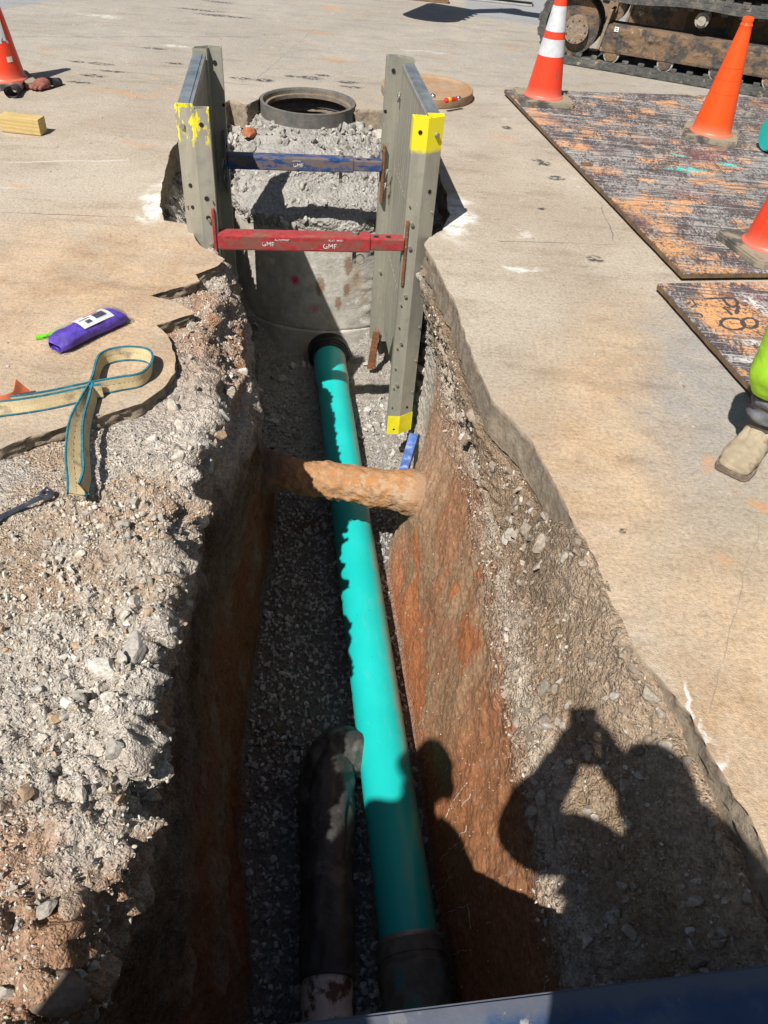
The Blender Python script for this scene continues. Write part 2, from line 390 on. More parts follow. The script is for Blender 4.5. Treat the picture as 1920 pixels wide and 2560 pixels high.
ftL = ip([(-.25, -1.3), (-.28, .3), (-.317, .84), (-.451, 1.3), (-.517, 1.7), (-.593, 2.57), (-.60, 2.86), (-.65, 3.34), (-.82, 3.7), (-1.05, 4.1), (-1.2, 4.6), (-1.25, 6.5)])
ftR = ip([(.55, -1.3), (.50, .3), (.40, .9), (.31, 1.4), (.255, 1.72), (.225, 1.91), (.145, 2.38), (.06, 2.84), (.06, 3.1), (.20, 3.45), (.14, 4.0), (.02, 4.6), (-.05, 5.2), (-.1, 6.5)])
brR = ip([(.62, -1.3), (.60, .3), (.52, .9), (.495, 1.17), (.455, 1.68), (.42, 2.1), (.363, 2.586), (.30, 2.9), (.235, 3.3), (.21, 3.6), (.13, 4.0), (.13, 4.4), (.04, 5.1), (-.08, 5.6), (-.1, 6.5)])
slR = ip([(x, y) for x, y in SLAB_R] + [(1.05, -1.3), (.15, 3.9), (.19, 4.37), (.09, 4.95), (-.05, 5.45), (-.22, 5.89), (-.22, 6.5)])
zslR = ip([(-.10, -1.3), (-.10, .75), (-.08, 1.1), (.0, 1.25), (.008, 1.5), (.0, 1.72), (-.15, 1.92), (-.16, 2.1), (-.16, 6.5)])
fz = ip([(-1.49, -1.3), (-1.49, 4.75), (-1.44, 4.95), (-1.1, 5.15), (-.55, 5.38), (-.27, 5.6), (-.20, 5.75), (-.13, 5.95), (-.13, 6.5)])
zrim = ip([(-.10, -1.3), (-.10, .6), (-.07, 1.2), (-.06, 2.2), (-.05, 3.0), (-.08, 3.6), (-.16, 3.9), (-.2, 4.6), (-.2, 6.5)])
zwt = ip([(-.32, -1.3), (-.32, 2.0), (-.38, 2.4), (-.36, 2.7), (-.36, 3.1), (-.36, 3.45), (-.4, 3.8), (-.5, 6.5)])
one = np.ones_like(ys)
CX = [-3.62 * one, -2.2 * one, np.minimum(rimL - .28, -.9), rimL, wtL, (wtL + ftL) / 2 - .015, ftL, (ftL + ftR) / 2, ftR, ftR * .6 + brR * .4, brR, slR - .03, slR + .05, slR + .6]
CZ = [-.06 * one, -.06 * one, -.055 * one, zrim, zwt, -.9 * one, fz, fz - .02, fz, np.maximum(-.95, fz), np.maximum(ip([(-.45, -1.3), (-.42, 1.2), (-.42, 3.0), (-.5, 3.4), (-.6, 4.0), (-.6, 6.5)]), fz), zslR, zslR - .015, zslR - .02]
CZ[2] = ip([(-.06, -1.3), (-.055, 3.3), (-.1, 3.6), (-.17, 3.9), (-.17, 6.5)])
CZ[1] = np.minimum(CZ[2], -.06); CZ[0] = CZ[1]
CX[2] = np.where(ys > 3.5, rimL - .08, CX[2])
for k in (4, 5): CZ[k] = np.maximum(CZ[k], fz)
nseg = [30, 130, 75, 44, 66, 74, 34, 34, 66, 68, 52, 22, 40]
cu = np.concatenate([k + np.arange(n) / n for k, n in enumerate(nseg)] + [[len(nseg)]])
CXa = np.array(CX); CZa = np.array(CZ)
i0 = np.minimum(cu.astype(int), len(nseg) - 1); fr = cu - i0
GX = CXa[i0] * (1 - fr)[:, None] + CXa[i0 + 1] * fr[:, None]; GZ = CZa[i0] * (1 - fr)[:, None] + CZa[i0 + 1] * fr[:, None]
def sm(A, k):
    B = A.copy()
    for _ in range(k): B[1:-1] = (B[:-2] + 2 * B[1:-1] + B[2:]) / 4
    return B
GX = sm(GX, 10); GZ = sm(GZ, 10)
GX = sm(GX.T, 3).T
NU, NV = len(ys), len(cu)
TP = np.stack([GX.T, np.broadcast_to(ys[:, None], (NU, NV)), GZ.T], -1)     # NU,NV,3
du = np.gradient(TP, axis=0); dv = np.gradient(TP, axis=1)
Nn = np.cross(dv, du); Nn /= np.linalg.norm(Nn, axis=-1, keepdims=True) + 1e-9
if Nn[NU // 2, 60, 2] < 0: Nn = -Nn
P0 = TP.reshape(-1, 3); N0 = Nn.reshape(-1, 3); CC = np.tile(cu, NU); YY = P0[:, 1]; XX = P0[:, 0]; ZZ = P0[:, 2]
bank = sstep(1.2, 2.2, CC) * sstep(4.2, 3.6, CC)                   # left bank top and rim
rim = np.exp(-((CC - 3.2) / .75) ** 2)
wallL = sstep(3.6, 4.4, CC) * sstep(6.1, 5.7, CC)
floor_ = sstep(5.8, 6.1, CC) * sstep(8.2, 7.9, CC)
clay = sstep(7.9, 8.3, CC) * sstep(10.1, 9.6, CC)
brk = np.exp(-((CC - 10.0) / .28) ** 2)
upr = sstep(9.9, 10.3, CC) * sstep(11.6, 11.2, CC)
far = sstep(3.5, 4.0, YY)
n1 = fbm(P0, .28, 5, .5, 1); n2 = fbm(P0, .07, 4, .55, 7); n3 = fbm(P0, .022, 3, .6, 13)
w1, id1 = worley(P0, .075, 3); w2, id2 = worley(P0, .030, 8)
lump1 = np.clip(.62 - w1, 0, 1) * (id1 > .35); lump2 = np.clip(.6 - w2, 0, 1)
rg = ridged(P0 * np.array([1, 1, 1.]), .13, 4, 21)
D = .008 * n2 + .003 * n3
m_e = fbm(P0, .2, 3, .5, 44)
nearb = sstep(2.2, 1.6, YY)
D += bank * (.012 * n1 + .018 * n2 + .011 * n3 + .017 * lump2 + .030 * lump1 * nearb) * (.35 + .55 * nearb)
D += rim * (.040 * n1 + .034 * rg + .04 * lump1 + .022 * lump2 + .010 * n3) * (1 + .5 * nearb)
D += wallL * (.045 * n1 + .018 * rg + .012 * n2)
PZ = P0 * np.array([1.4, 1.4, .5]); k1 = fbm(PZ, .22, 4, .5, 101); k2 = fbm(PZ, .06, 4, .55, 102)
D += clay * (.024 * k1 + .009 * k2 + .003 * n3 + .008 * lump1 * (m_e > .15)) - clay * .5 * .006 * np.clip(n2, 0, 1)
D += .045 * np.exp(-((YY - 2.87) ** 2 + ((ZZ + .93) * .85) ** 2) / .15 ** 2) * clay
D += brk * (.022 * lump1 + .020 * lump2 + .02 * n2 + .008 * n3)
D += upr * (.016 * n1 + .012 * n2 + .010 * lump2 + .006 * n3 + .014 * lump1)
D += far * (.03 * n1 + .03 * lump1 + .018 * lump2 + .01 * n3)
D += floor_ * (.01 * n1 + .01 * lump2)
under = sstep(11.2, 11.6, CC)
D *= (1 - .85 * under)
D = np.where((CC < 2.6) & (P0[:, 2] + D > -.02), -.02 - P0[:, 2], D)
T1 = P0 + N0 * D[:, None]
# spit of overhanging crumbs along the left rim
T1[:, 0] += rim * (YY < 3.4) * (.035 * np.maximum(fbm(P0 * np.array([.3, 1, 1]), .11, 4, .6, 40), -.3))
# --- own colours of the soils
gw = np.array([.47, .43, .38]); tan = np.array([.40, .30, .215]); ora = np.array([.42, .17, .065]); whi = np.array([.62, .58, .52]); brn = np.array([.215, .15, .10]); red = np.array([.31, .118, .048]); dkb = np.array([.10, .072, .052])
m1 = fbm(P0, .35, 4, .55, 60); m2 = fbm(P0, .11, 5, .6, 70); m3 = fbm(PZ, .13, 5, .6, 80); m2c = fbm(PZ, .16, 5, .6, 81)
C = mixc(np.broadcast_to(gw, P0.shape), tan, sstep(-.15, .35, m1))
C = mixc(C, whi, .7 * sstep(.15, .5, m2)); C = mixc(C, ora, .75 * sstep(.38, .55, fbm(P0, .2, 4, .5, 90)))
C = mixc(C, whi * .98, .55 * np.exp(-((CC - 2.9) / .4) ** 2) * sstep(-.2, .3, m2) * sstep(2.6, 1.6, YY))
rw = np.exp(-((YY - 2.85) / .42) ** 2) * (CC < 3.7) * sstep(-.45, .1, m2)
C = mixc(C, np.array([.36, .20, .115]), .9 * rw)
C = mixc(C, np.array([.37, .2, .11]), .7 * sstep(.95, .6, YY) * sstep(-.15, .25, m1 + .3 * m2) * (CC < 3.7))
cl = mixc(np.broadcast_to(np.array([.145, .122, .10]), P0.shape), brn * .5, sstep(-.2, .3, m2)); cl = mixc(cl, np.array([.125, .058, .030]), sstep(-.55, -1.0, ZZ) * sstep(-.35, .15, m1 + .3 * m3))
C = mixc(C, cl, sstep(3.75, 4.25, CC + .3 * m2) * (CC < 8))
C = mixc(C, np.array([.20, .19, .175]), floor_ * (1 - .5 * sstep(.1, .4, m1)))
cr = mixc(np.broadcast_to(np.array([.285, .160, .095]), P0.shape), np.array([.29, .20, .13]), sstep(-.2, .2, .5 * m1 + m2c)); cr = mixc(cr, np.array([.36, .135, .055]), .8 * sstep(.16, .34, m3 * .7 + m1 * .6 + .35 * sstep(8.9, 8.2, CC)))
cr = mixc(cr, np.array([.32, .145, .068]), .75 * sstep(1.9, 1.3, YY + .25 * m1)); cr = mixc(cr, np.array([.46, .39, .32]), .6 * sstep(.30, .5, fbm(PZ, .05, 4, .65, 82)) * (fbm(PZ, .3, 2, .5, 83) > .05))
cr = mixc(cr, np.array([.36, .275, .205]), .6 * sstep(2.6, 3.1, YY + .3 * m2))
cr = cr * np.array([.98, .90, .84])
C = mixc(C, cr, sstep(7.9, 8.1, CC) * sstep(10.2, 9.8, CC + .25 * m2))
cb = mixc(np.broadcast_to(np.array([.335, .245, .165]), P0.shape), np.array([.25, .19, .13]), sstep(-.2, .2, m1)); cb = mixc(cb, np.array([.52, .45, .36]), .8 * sstep(.22, .48, m2)); cb = mixc(cb, np.array([.40, .31, .225]), sstep(1.9, 1.5, YY) * sstep(10.4, 10.9, CC + .3 * m1))
C = mixc(C, cb, sstep(9.8, 10.2, CC + .25 * m2))
C = mixc(C, np.array([.56, .48, .385]), .8 * np.exp(-((CC - 10.0 + .12 * m1) / .2) ** 2) * sstep(-.35, .1, m2))
C = mixc(C, np.array([.42, .395, .355]), sstep(3.35, 3.75, YY + .15 * m2) * .9)
C = mixc(C, np.array([.30, .28, .26]), far * sstep(.1, .4, m2) * .6)
C *= (1 + .16 * n3 + .10 * n2)[:, None]; C *= (1 + .12 * (id2 - .5) * (lump2 > .08))[:, None]
C = np.clip(C * (1 + .10 * bank[:, None]), .02, .8)
grit = 1 - .85 * sstep(7.9, 8.3, CC) * sstep(9.95, 9.6, CC + .25 * m2) - .7 * wallL * sstep(-.5, -.9, ZZ); C = np.c_[C, np.clip(grit, .1, 1)]
idx = np.arange(NU * NV).reshape(NU, NV)
F4 = np.stack([idx[:-1, :-1], idx[:-1, 1:], idx[1:, 1:], idx[1:, :-1]], -1).reshape(-1, 4)
def earth_mat():
    t = NT('trench_soil'); va = t.n('ShaderNodeVertexColor'); va.layer_name = 'Col'; c = va.outputs[0]; gr = va.outputs[1]; f = t.noise(55, 6, .7); g = t.noise(190, 3, .7)
    c = t.mix(t.ramp(f, .3, .7), t.mix(1., c, (.72, .70, .68), 'MULTIPLY'), t.mix(1., c, (1.25, 1.24, 1.22), 'MULTIPLY'))
    for (k, lo_, hi_, am) in ((110, .10, .95, .75), (210, .2, .9, .6)):
        cell = t.sep(t.vor(k, out='Color'))[0]; edge = t.ramp(t.vor(k), .62, .35)
        grain = t.mix(t.ramp(cell, lo_, hi_), t.mix(1., c, (.64, .62, .60), 'MULTIPLY'), t.mix(1., c, (1.42, 1.40, 1.37), 'MULTIPLY'))
        c = t.mix(t.math('MULTIPLY', edge, t.math('MULTIPLY', gr, t.ramp(t.noise(9, 4, .6), .38, .60, .15, am))), c, grain)
    c = t.mix(t.ramp(t.vor(95), .16, .06, 0., .4), c, (.46, .41, .34))
    v1_ = t.math('SUBTRACT', 1., t.vor(75)); v2_ = t.math('SUBTRACT', 1., t.vor(170))
    h = t.math('ADD', t.math('MULTIPLY', f, 1.1), t.math('ADD', t.math('MULTIPLY', g, .5), t.math('ADD', t.math('MULTIPLY', v1_, .8), t.math('MULTIPLY', v2_, .5))))
    h = t.math('MULTIPLY', h, gr); return t.fin(c, .95, 0, t.bump(h, .9, .016), .2)
M_EARTH = earth_mat()
keep = np.hypot(T1[F4[:, 0], 0] - RING_C[0], T1[F4[:, 0], 1] - RING_C[1]) > .36
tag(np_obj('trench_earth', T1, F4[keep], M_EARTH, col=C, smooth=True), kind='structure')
NT1 = N0

# ------------------------------------------------------------------ stones
def stone_variants(sub, n, seed):
    r = random.Random(seed); out = []
    for k in range(n):
        b = bmesh.new(); bmesh.ops.create_icosphere(b, subdivisions=sub, radius=1)
        planes = [(Vector((r.gauss(0, 1), r.gauss(0, 1), r.gauss(0, 1))).normalized(), r.uniform(.32, .75)) for _ in range(9)]
        for v in b.verts:
            for n_, d in planes:
                e = v.co.dot(n_) - d
                if e > 0: v.co -= n_ * e * .97
            v.co *= 1 + r.uniform(-.05, .05)
        V = np.array([v.co[:] for v in b.verts]); V *= np.array([r.uniform(.8, 1.25), r.uniform(.7, 1.0), r.uniform(.5, .8)])
        F = np.array([[v.index for v in f.verts] for f in b.faces]); b.free(); out.append((V, F))
    return out
SV1 = stone_variants(1, 10, 1); SV2 = stone_variants(2, 14, 2); SV3 = stone_variants(3, 6, 3)
def rotm(a, b, c):
    ca, sa, cb, sb, cc, sc = math.cos(a), math.sin(a), math.cos(b), math.sin(b), math.cos(c), math.sin(c)
    return np.array([[cb * cc, sa * sb * cc - ca * sc, ca * sb * cc + sa * sc], [cb * sc, sa * sb * sc + ca * cc, ca * sb * sc - sa * cc], [-sb, sa * cb, ca * cb]])
def scatter(name, pts, nrm, size, cols, mat, variants, sink=.25, label=None, kind='stuff', flat=.4):
    Vs, Fs, Cs = [], [], []; o = 0
    for p, n, s, c in zip(pts, nrm, size, cols):
        V, F = variants[RNG.integers(len(variants))]
        R = rotm(RNG.uniform(-flat, flat), RNG.uniform(-flat, flat), RNG.uniform(0, 6.28))
        q = (V * s) @ R.T + p + n * s * (.45 - sink); Vs.append(q); Fs.append(F + o); o += len(V); Cs.append(np.broadcast_to(c, (len(V), 3)))
    ob = np_obj(name, np.concatenate(Vs), np.concatenate(Fs), mat, col=np.concatenate(Cs)); 
    return tag(ob, label, None, None, kind)
def stone_mat():
    t = NT('stone'); c = t.attr(); f = t.noise(90, 5, .7)
    c = t.mix(t.ramp(f, .3, .7), t.mix(1., c, (.7, .69, .67), 'MULTIPLY'), t.mix(1., c, (1.2, 1.19, 1.17), 'MULTIPLY'))
    return t.fin(c, .9, 0, t.bump(f, .5, .006), .25)
M_STONE = stone_mat()
PAL_G = np.array([[.50, .47, .42], [.58, .54, .48], [.42, .40, .36], [.50, .45, .37], [.45, .43, .39], [.62, .59, .53], [.52, .46, .38], [.55, .50, .43], [.50, .46, .40], [.53, .48, .42], [.40, .36, .31], [.56, .52, .46], [.46, .33, .22]])
PAL_B = np.array([[.40, .40, .39], [.46, .46, .45], [.33, .33, .33], [.50, .49, .47], [.27, .27, .27], [.40, .37, .33]])
def pick(mask, n):
    ii = np.flatnonzero(mask); return RNG.choice(ii, min(n, len(ii)), replace=False)
vis = ~((CC < 3) & ~inside_hole(XX, YY)) & (np.hypot(T1[:, 0] - RING_C[0], T1[:, 1] - RING_C[1]) > .40)
def stones_on(name, mask, n, lo, hi, pal, mat=M_STONE, variants=SV2, power=2.2, label=None, tint=.12, **k):
    ii = pick(mask & vis, n); s = lo + (hi - lo) * RNG.random(len(ii)) ** power
    c = pal[RNG.integers(len(pal), size=len(ii))] * (1 + tint * RNG.standard_normal((len(ii), 1)))
    return scatter(name, T1[ii], N0[ii], s, np.clip(c, .03, .75), mat, variants, label=label, **k)
clus = fbm(P0, .25, 3, .5, 33)
stones_on('gravel_bed', (CC > 6.05) & (CC < 7.95) & (YY > .2) & (YY < 4.5), 5200, .007, .021, PAL_B, label='grey crushed stone bedding on the trench floor', power=1.2, flat=3)
stones_on('bank_gravel', (CC > 1.1) & (CC < 3.5) & (YY > .25) & (YY < 3.4) & (clus + .25 * (CC < 2.4) * (YY < 1.4) + .2 * (YY < 1.2) > -.12), 17000, .0022, .0085, PAL_G, label='loose pale gravel on the left trench bank', power=2.6, flat=2)
stones_on('bank_gravel', (CC > 1.3) & (CC < 3.3) & (YY > .25) & (YY < 1.7) & (clus > -.05), 1300, .006, .018, PAL_G, label='coarser pale gravel on the left trench bank', power=2.2, flat=2)
PAL_R = np.array([[.46, .40, .33], [.40, .34, .28], [.52, .47, .41], [.35, .28, .22]])
stones_on('slope_gravel', (CC > 9.7) & (CC < 11.3) & (YY > .3) & (YY < 3.4) & (clus + .4 * brk > -.05), 2600, .0025, .010, PAL_R, label='pale crumbs in the right trench bank', power=2.6, flat=2)
stones_on('slope_gravel', (CC > 10.0) & (CC < 11.2) & (YY > .45) & (YY < 1.35), 150, .008, .026, PAL_R * .7, label='stones in the lower right trench bank', power=2.0, flat=1)
stones_on('clay_grit', (CC > 8.1) & (CC < 9.8) & (YY > .5) & (YY < 3.4), 600, .0018, .0055, PAL_R, variants=SV1, label='white grit in the red clay trench side', power=2.0, flat=2)
PAL_F = np.array([[.42, .40, .36], [.50, .48, .44], [.42, .40, .37], [.35, .33, .31]])
stones_on('rubble', (YY > 3.75) & (YY < 6.0) & (CC > 2.2) & (CC < 11.0) & inside_hole(XX, YY), 2600, .008, .045, PAL_F, label='broken pale rubble around the manhole', power=2.5, flat=2)
stones_on('slope_gravel', (CC > 9.85) & (CC < 11.1) & (YY > .5) & (YY < 3.3) & (fbm(P0, .18, 3, .5, 55) > .12), 150, .012, .036, PAL_R * .8, variants=SV3, label='broken clods lodged in the right trench bank', power=1.8, flat=2)
stones_on('bank_gravel', (CC > 2.5) & (CC < 3.6) & (YY > .4) & (YY < 2.9), 110, .012, .040, PAL_G * .85, variants=SV3, label='broken clods along the left rim of the trench', power=1.8, flat=2)
# pebbles lying on the pavement
pp = np.c_[RNG.uniform(-3.4, 2.6, 900), RNG.uniform(1.0, 8.5, 900), np.zeros(900)]
pp = pp[~inside_hole(pp[:, 0], pp[:, 1])]
wgt = np.exp(-np.minimum(np.abs(pp[:, 0] + 1.6), np.abs(pp[:, 0] - .9)) / .9); pp = pp[RNG.random(len(pp)) < wgt]
scatter('pebbles', pp, np.tile([0, 0, 1.], (len(pp), 1)), .003 + .010 * RNG.random(len(pp)) ** 3, PAL_G[RNG.integers(len(PAL_G), size=len(pp))] * .8, M_STONE, SV1, label='scattered pebbles and grit on the pavement')

# ================================================================== materials for things
def alu_mat(name='weathered_aluminium', base=(.35, .335, .275), paint=None):
    t = NT(name); P = t.co(); st = t.noise(7, 5, .6, v=t.map(P, sc=(3, 3, .35))); f = t.noise(16, 6, .7)
    c = t.mix(t.ramp(st, .3, .7), tuple(x * .88 for x in base), tuple(x * 1.12 for x in base)); c = t.mix(t.ramp(f, .5, .7, 0, .5), c, (.25, .24, .205))
    c = t.mix(t.ramp(t.noise(9, 6, .7), .6, .72, 0, .5), c, (.42, .39, .30))
    c = t.mix(t.ramp(t.noise(40, 3, .6, v=t.map(P, sc=(3, 3, .4), rot=(.2, .3, 0))), .66, .7, 0, .7), c, (.55, .54, .48))
    metal = .3
    if paint:
        z = t.sep(P)[2]; wob = t.math('MULTIPLY', t.math('SUBTRACT', t.noise(30, 4, .6), .5), paint[4])
        zz = t.math('ADD', z, wob); m = t.math('MULTIPLY', t.ramp(zz, paint[0], paint[0] + paint[5]), t.ramp(zz, paint[1] + paint[5], paint[1]))
        if paint[3] < 1: m = t.math('MULTIPLY', m, t.ramp(t.noise(22, 6, .7, v=t.map(P, sc=(1.6, 1.6, .5))), paint[3], paint[3] + .06))
        c = t.mix(m, c, paint[2]); t.lk(t.math('MULTIPLY', t.math('SUBTRACT', 1., m), .25), t.b.inputs['Metallic']); 
        t.fin(c, .55, nrm=t.bump(f, .25, .004)); t.lk(t.math('MULTIPLY', t.math('SUBTRACT', 1., m), .25), t.b.inputs['Metallic']); return t.m
    return t.fin(c, t.ramp(f, .3, .7, .42, .65), metal, t.bump(f, .25, .004))
YEL = (.80, .70, .02)
M_ALU = alu_mat()
M_ALU_YT = alu_mat('aluminium_yellow_ends', paint=(1.60, 9., YEL, 1, .05, .03))
def _two():
    m = alu_mat('aluminium_yellow_both_ends', paint=(1.60, 9., YEL, 1, .02, .02))
    return m
M_ALU_WORN = alu_mat('aluminium_worn_yellow', paint=(1.60, 9., YEL, .50, .16, .06))
M_GALV = simple('dark_galvanised_channel', (.26, .29, .31), .45, .5, .3, 9)
M_HOLE_SHADE = simple('hole_shade', (.012, .011, .010), .9)  # near-black: shade inside holes, put on as the colour of solid discs
M_BOLT = simple('worn_bolt_steel', (.34, .31, .27), .5, .6, .3, 60)
M_YEL = simple('yellow_paint', YEL, .5, 0, .08, 20, .002, 60, dirt=(.35, .3, .08), dirt_lo=.62)
def worn_paint(name, col, rust=(.20, .085, .04), pale=(.55, .5, .45), lo=.56):
    t = NT(name); P = t.co(); f = t.noise(9, 7, .72, v=t.map(P, sc=(1, 2.5, 2.5))); g = t.noise(45, 5, .7)
    c = t.mix(t.ramp(g, .3, .7), tuple(x * .75 for x in col), tuple(min(1, x * 1.2) for x in col))
    c = t.mix(t.ramp(f, lo - .06, lo + .06, 0, .85), c, rust); c = t.mix(t.ramp(t.noise(16, 6, .7, v=t.map(P, sc=(.6, 3, 3))), .62, .68, 0, .55), c, pale)
    c = t.mix(t.ramp(t.noise(60, 3, .6), .62, .7, 0, .5), c, (.09, .06, .05))
    return t.fin(c, t.ramp(f, .4, .6, .42, .75), 0, t.bump(g, .4, .004))
M_RED = worn_paint('worn_red_paint', (.36, .040, .042), (.19, .08, .055), (.45, .30, .26), .52)
M_BLUE = worn_paint('worn_blue_paint', (.020, .065, .19), (.17, .12, .095), (.30, .30, .29), .49)
M_RUST = worn_paint('rusty_steel', (.26, .11, .05), (.16, .07, .035), (.55, .5, .45), .5)
M_WHITE = simple('white_lettering', (.72, .70, .68), .6, 0, .1, 40)
def conc_mat():
    t = NT('manhole_concrete'); P = t.co(); f = t.noise(9, 6, .65); g = t.noise(60, 5, .7); z = t.sep(P)[2]
    c = t.mix(t.ramp(f, .3, .7), (.36, .335, .29), (.56, .535, .48))
    c = t.mix(t.ramp(t.noise(4, 6, .7, v=t.map(P, sc=(2, 2, .6))), .52, .68, 0, .6), c, (.40, .30, .20))
    c = t.mix(t.ramp(g, .55, .72, 0, .5), c, (.32, .30, .27))
    c = t.mix(t.ramp(t.noise(7, 5, .7), .6, .68, 0, .8), c, (.66, .64, .60))
    for (u, v, y, r, k, s) in [(737, 702, 4.93, .048, 1., .8), (785, 772, 4.93, .06, .55, 1.), (882, 720, 4.95, .02, .0, .5)]:
        p = at_y(u, v, y) - np.array([*RING_C, 0]); d = t.vm('LENGTH', t.vm('SUBTRACT', P, tuple(p)), (0., 0., 0.))
        d = t.math('ADD', d, t.math('MULTIPLY', t.math('SUBTRACT', g, .5), .05)); c = t.mix(t.ramp(d, r, r * (1 - s), 0, k), c, (.62, .035, .16))
    for (u, v, y, r) in [(892, 700, 4.97, .03), (867, 725, 4.97, .03), (872, 665, 4.97, .04), (800, 715, 4.93, .04), (845, 760, 4.95, .03)]:
        p = at_y(u, v, y) - np.array([*RING_C, 0]); d = t.vm('LENGTH', t.vm('MULTIPLY', t.vm('SUBTRACT', P, tuple(p)), (1., .6, .45)), (0., 0., 0.)); d = t.math('ADD', d, t.math('MULTIPLY', t.math('SUBTRACT', g, .5), .05))
        c = t.mix(t.ramp(d, r, r * .5, 0, .75), c, (.21, .10, .06))
    return t.fin(c, .9, 0, t.bump(t.math('ADD', g, f), .5, .01), .25)
M_CONC = conc_mat()
def iron_mat(name, a, b, rust):
    t = NT(name); f = t.noise(14, 6, .7); c = t.mix(t.ramp(f, .3, .7), a, b); c = t.mix(t.ramp(t.noise(5, 5, .7), .5, .65, 0, .7), c, rust)
    return t.fin(c, .8, .1, t.bump(t.noise(70, 5, .7), .6, .006), .3)
M_IRON = iron_mat('cast_iron', (.105, .10, .092), (.175, .168, .152), (.20, .145, .10))
M_LID = iron_mat('rusty_cast_iron', (.33, .225, .14), (.40, .29, .19), (.36, .19, .09))
M_SOILIN = simple('shaft_brick', (.16, .10, .07), .95, 0, .3, 30, .01, 40)
M_RUBBER = simple('black_rubber', (.012, .012, .013), .5, 0, .3, 20)
def mortar_mat():
    t = NT('rough_mortar'); f = t.noise(30, 6, .7); c = t.mix(t.ramp(t.noise(6, 5, .6), .3, .7), (.29, .275, .25), (.43, .41, .375))
    c = t.mix(t.ramp(f, .5, .7, 0, .6), c, (.22, .20, .18)); c = t.mix(t.ramp(t.vor(40), .3, .1, 0, .45), c, (.52, .50, .47))
    return t.fin(c, .95, 0, t.bump(t.math('ADD', f, t.vor(50)), .9, .02), .2)
M_MORTAR = mortar_mat()
def pipe_mat():
    t = NT('green_sewer_pipe'); P = t.co(); c = t.mix(t.ramp(t.noise(3, 4, .6), .3, .7), (.008, .45, .415), (.012, .50, .465))
    c = t.mix(t.ramp(t.noise(14, 6, .7, v=t.map(P, sc=(1, 1, .25))), .55, .75, 0, .35), c, (.16, .42, .34))
    z = t.sep(P); c = t.mix(t.ramp(t.noise(30, 6, .75), .66, .72, 0, .8), c, (.33, .24, .15)); c = t.mix(t.ramp(t.noise(70, 3, .6), .70, .74, 0, .8), c, (.08, .06, .04))
    dusty = t.math('MULTIPLY', t.ramp(z[0], -.045, -.105), t.ramp(t.noise(6, 5, .7), .3, .6)); c = t.mix(t.math('MULTIPLY', dusty, .75), c, (.40, .28, .19))
    return t.fin(c, .36, 0, None, .5)
M_PIPE = pipe_mat()
M_COUP = simple('grey_coupling_rubber', (.13, .125, .10), .7, 0, .3, 20, .004, 60, dirt=(.02, .22, .19), dirt_sc=11, dirt_lo=.54)
M_BWRAP = simple('black_polythene_wrap', (.040, .042, .040), .55, 0, .5, 12, .004, 60, dirt=(.10, .095, .08), dirt_sc=9, dirt_lo=.53)
M_CLAYW = simple('dirty_white_pipe', (.55, .51, .46), .6, 0, .15, 12, .003, 60, dirt=(.10, .055, .035), dirt_sc=13, dirt_lo=.50)
def crust_mat():
    t = NT('clay_encrusted_pipe'); f = t.noise(20, 6, .7); c = t.mix(t.ramp(f, .3, .7), (.34, .17, .075), (.48, .30, .17)); c = t.mix(t.ramp(t.noise(7, 6, .7), .45, .62, 0, .8), c, (.46, .21, .065)); c = t.mix(t.ramp(t.noise(5, 6, .75), .52, .62, 0, .8), c, (.46, .34, .23)); c = t.mix(t.ramp(t.vor(70), .2, .08, 0, .5), c, (.55, .45, .33))
    c = t.mix(t.ramp(t.noise(11, 5, .7), .58, .66, 0, .7), c, (.27, .13, .07)); x = t.math('ADD', t.sep(t.co())[0], t.math('MULTIPLY', t.math('SUBTRACT', t.noise(12, 5, .7), .5), .22)); c = t.mix(t.ramp(x, .26, .40), c, (.33, .215, .14)); c = t.mix(t.ramp(x, -.26, -.36), c, (.17, .12, .085)); return t.fin(c, .95, 0, t.bump(f, 1., .02), .2)
M_CRUST = crust_mat()

# ================================================================== MANHOLE
def displaced(ob, fn):
    me = ob.data; n = len(me.vertices); V = np.empty(n * 3); me.vertices.foreach_get('co', V); V = V.reshape(-1, 3)
    me.vertices.foreach_set('co', fn(V).ravel()); me.update()
mh = tag(empty('manhole', (RING_C[0], RING_C[1], 0)), 'round open manhole with iron frame and bare concrete shaft at the trench head', 'manhole')
mo = np.array([RING_C[0], RING_C[1], 0])
bm = bmesh.new()
lathe(bm, [(.337, -.13), (.335, -.02), (.337, .004), (.318, .006), (.312, -.006)], 72)
obj('iron_frame', bm, M_IRON, mh, True, rad(35))
bm = bmesh.new(); lathe(bm, [(.312, -.006), (.312, -.030), (.288, -.032), (.287, -.056), (.293, -.058)], 72)
for f in bm.faces: f.normal_flip()
obj('cover_seat', bm, iron_mat('rusty_cover_seat', (.15, .125, .10), (.24, .20, .155), (.30, .20, .12)), mh, True, rad(35))
bm = bmesh.new(); r = lathe(bm, [(.292, -.057), (.320, -.072), (.362, -.15), (.38, -.30), (.44, -.55), (.55, -.75), (.55, -1.45)], 48); fill(bm, r[-1])
for f in bm.faces: f.normal_flip()
obj('shaft_lining', bm, M_SOILIN, mh, True)
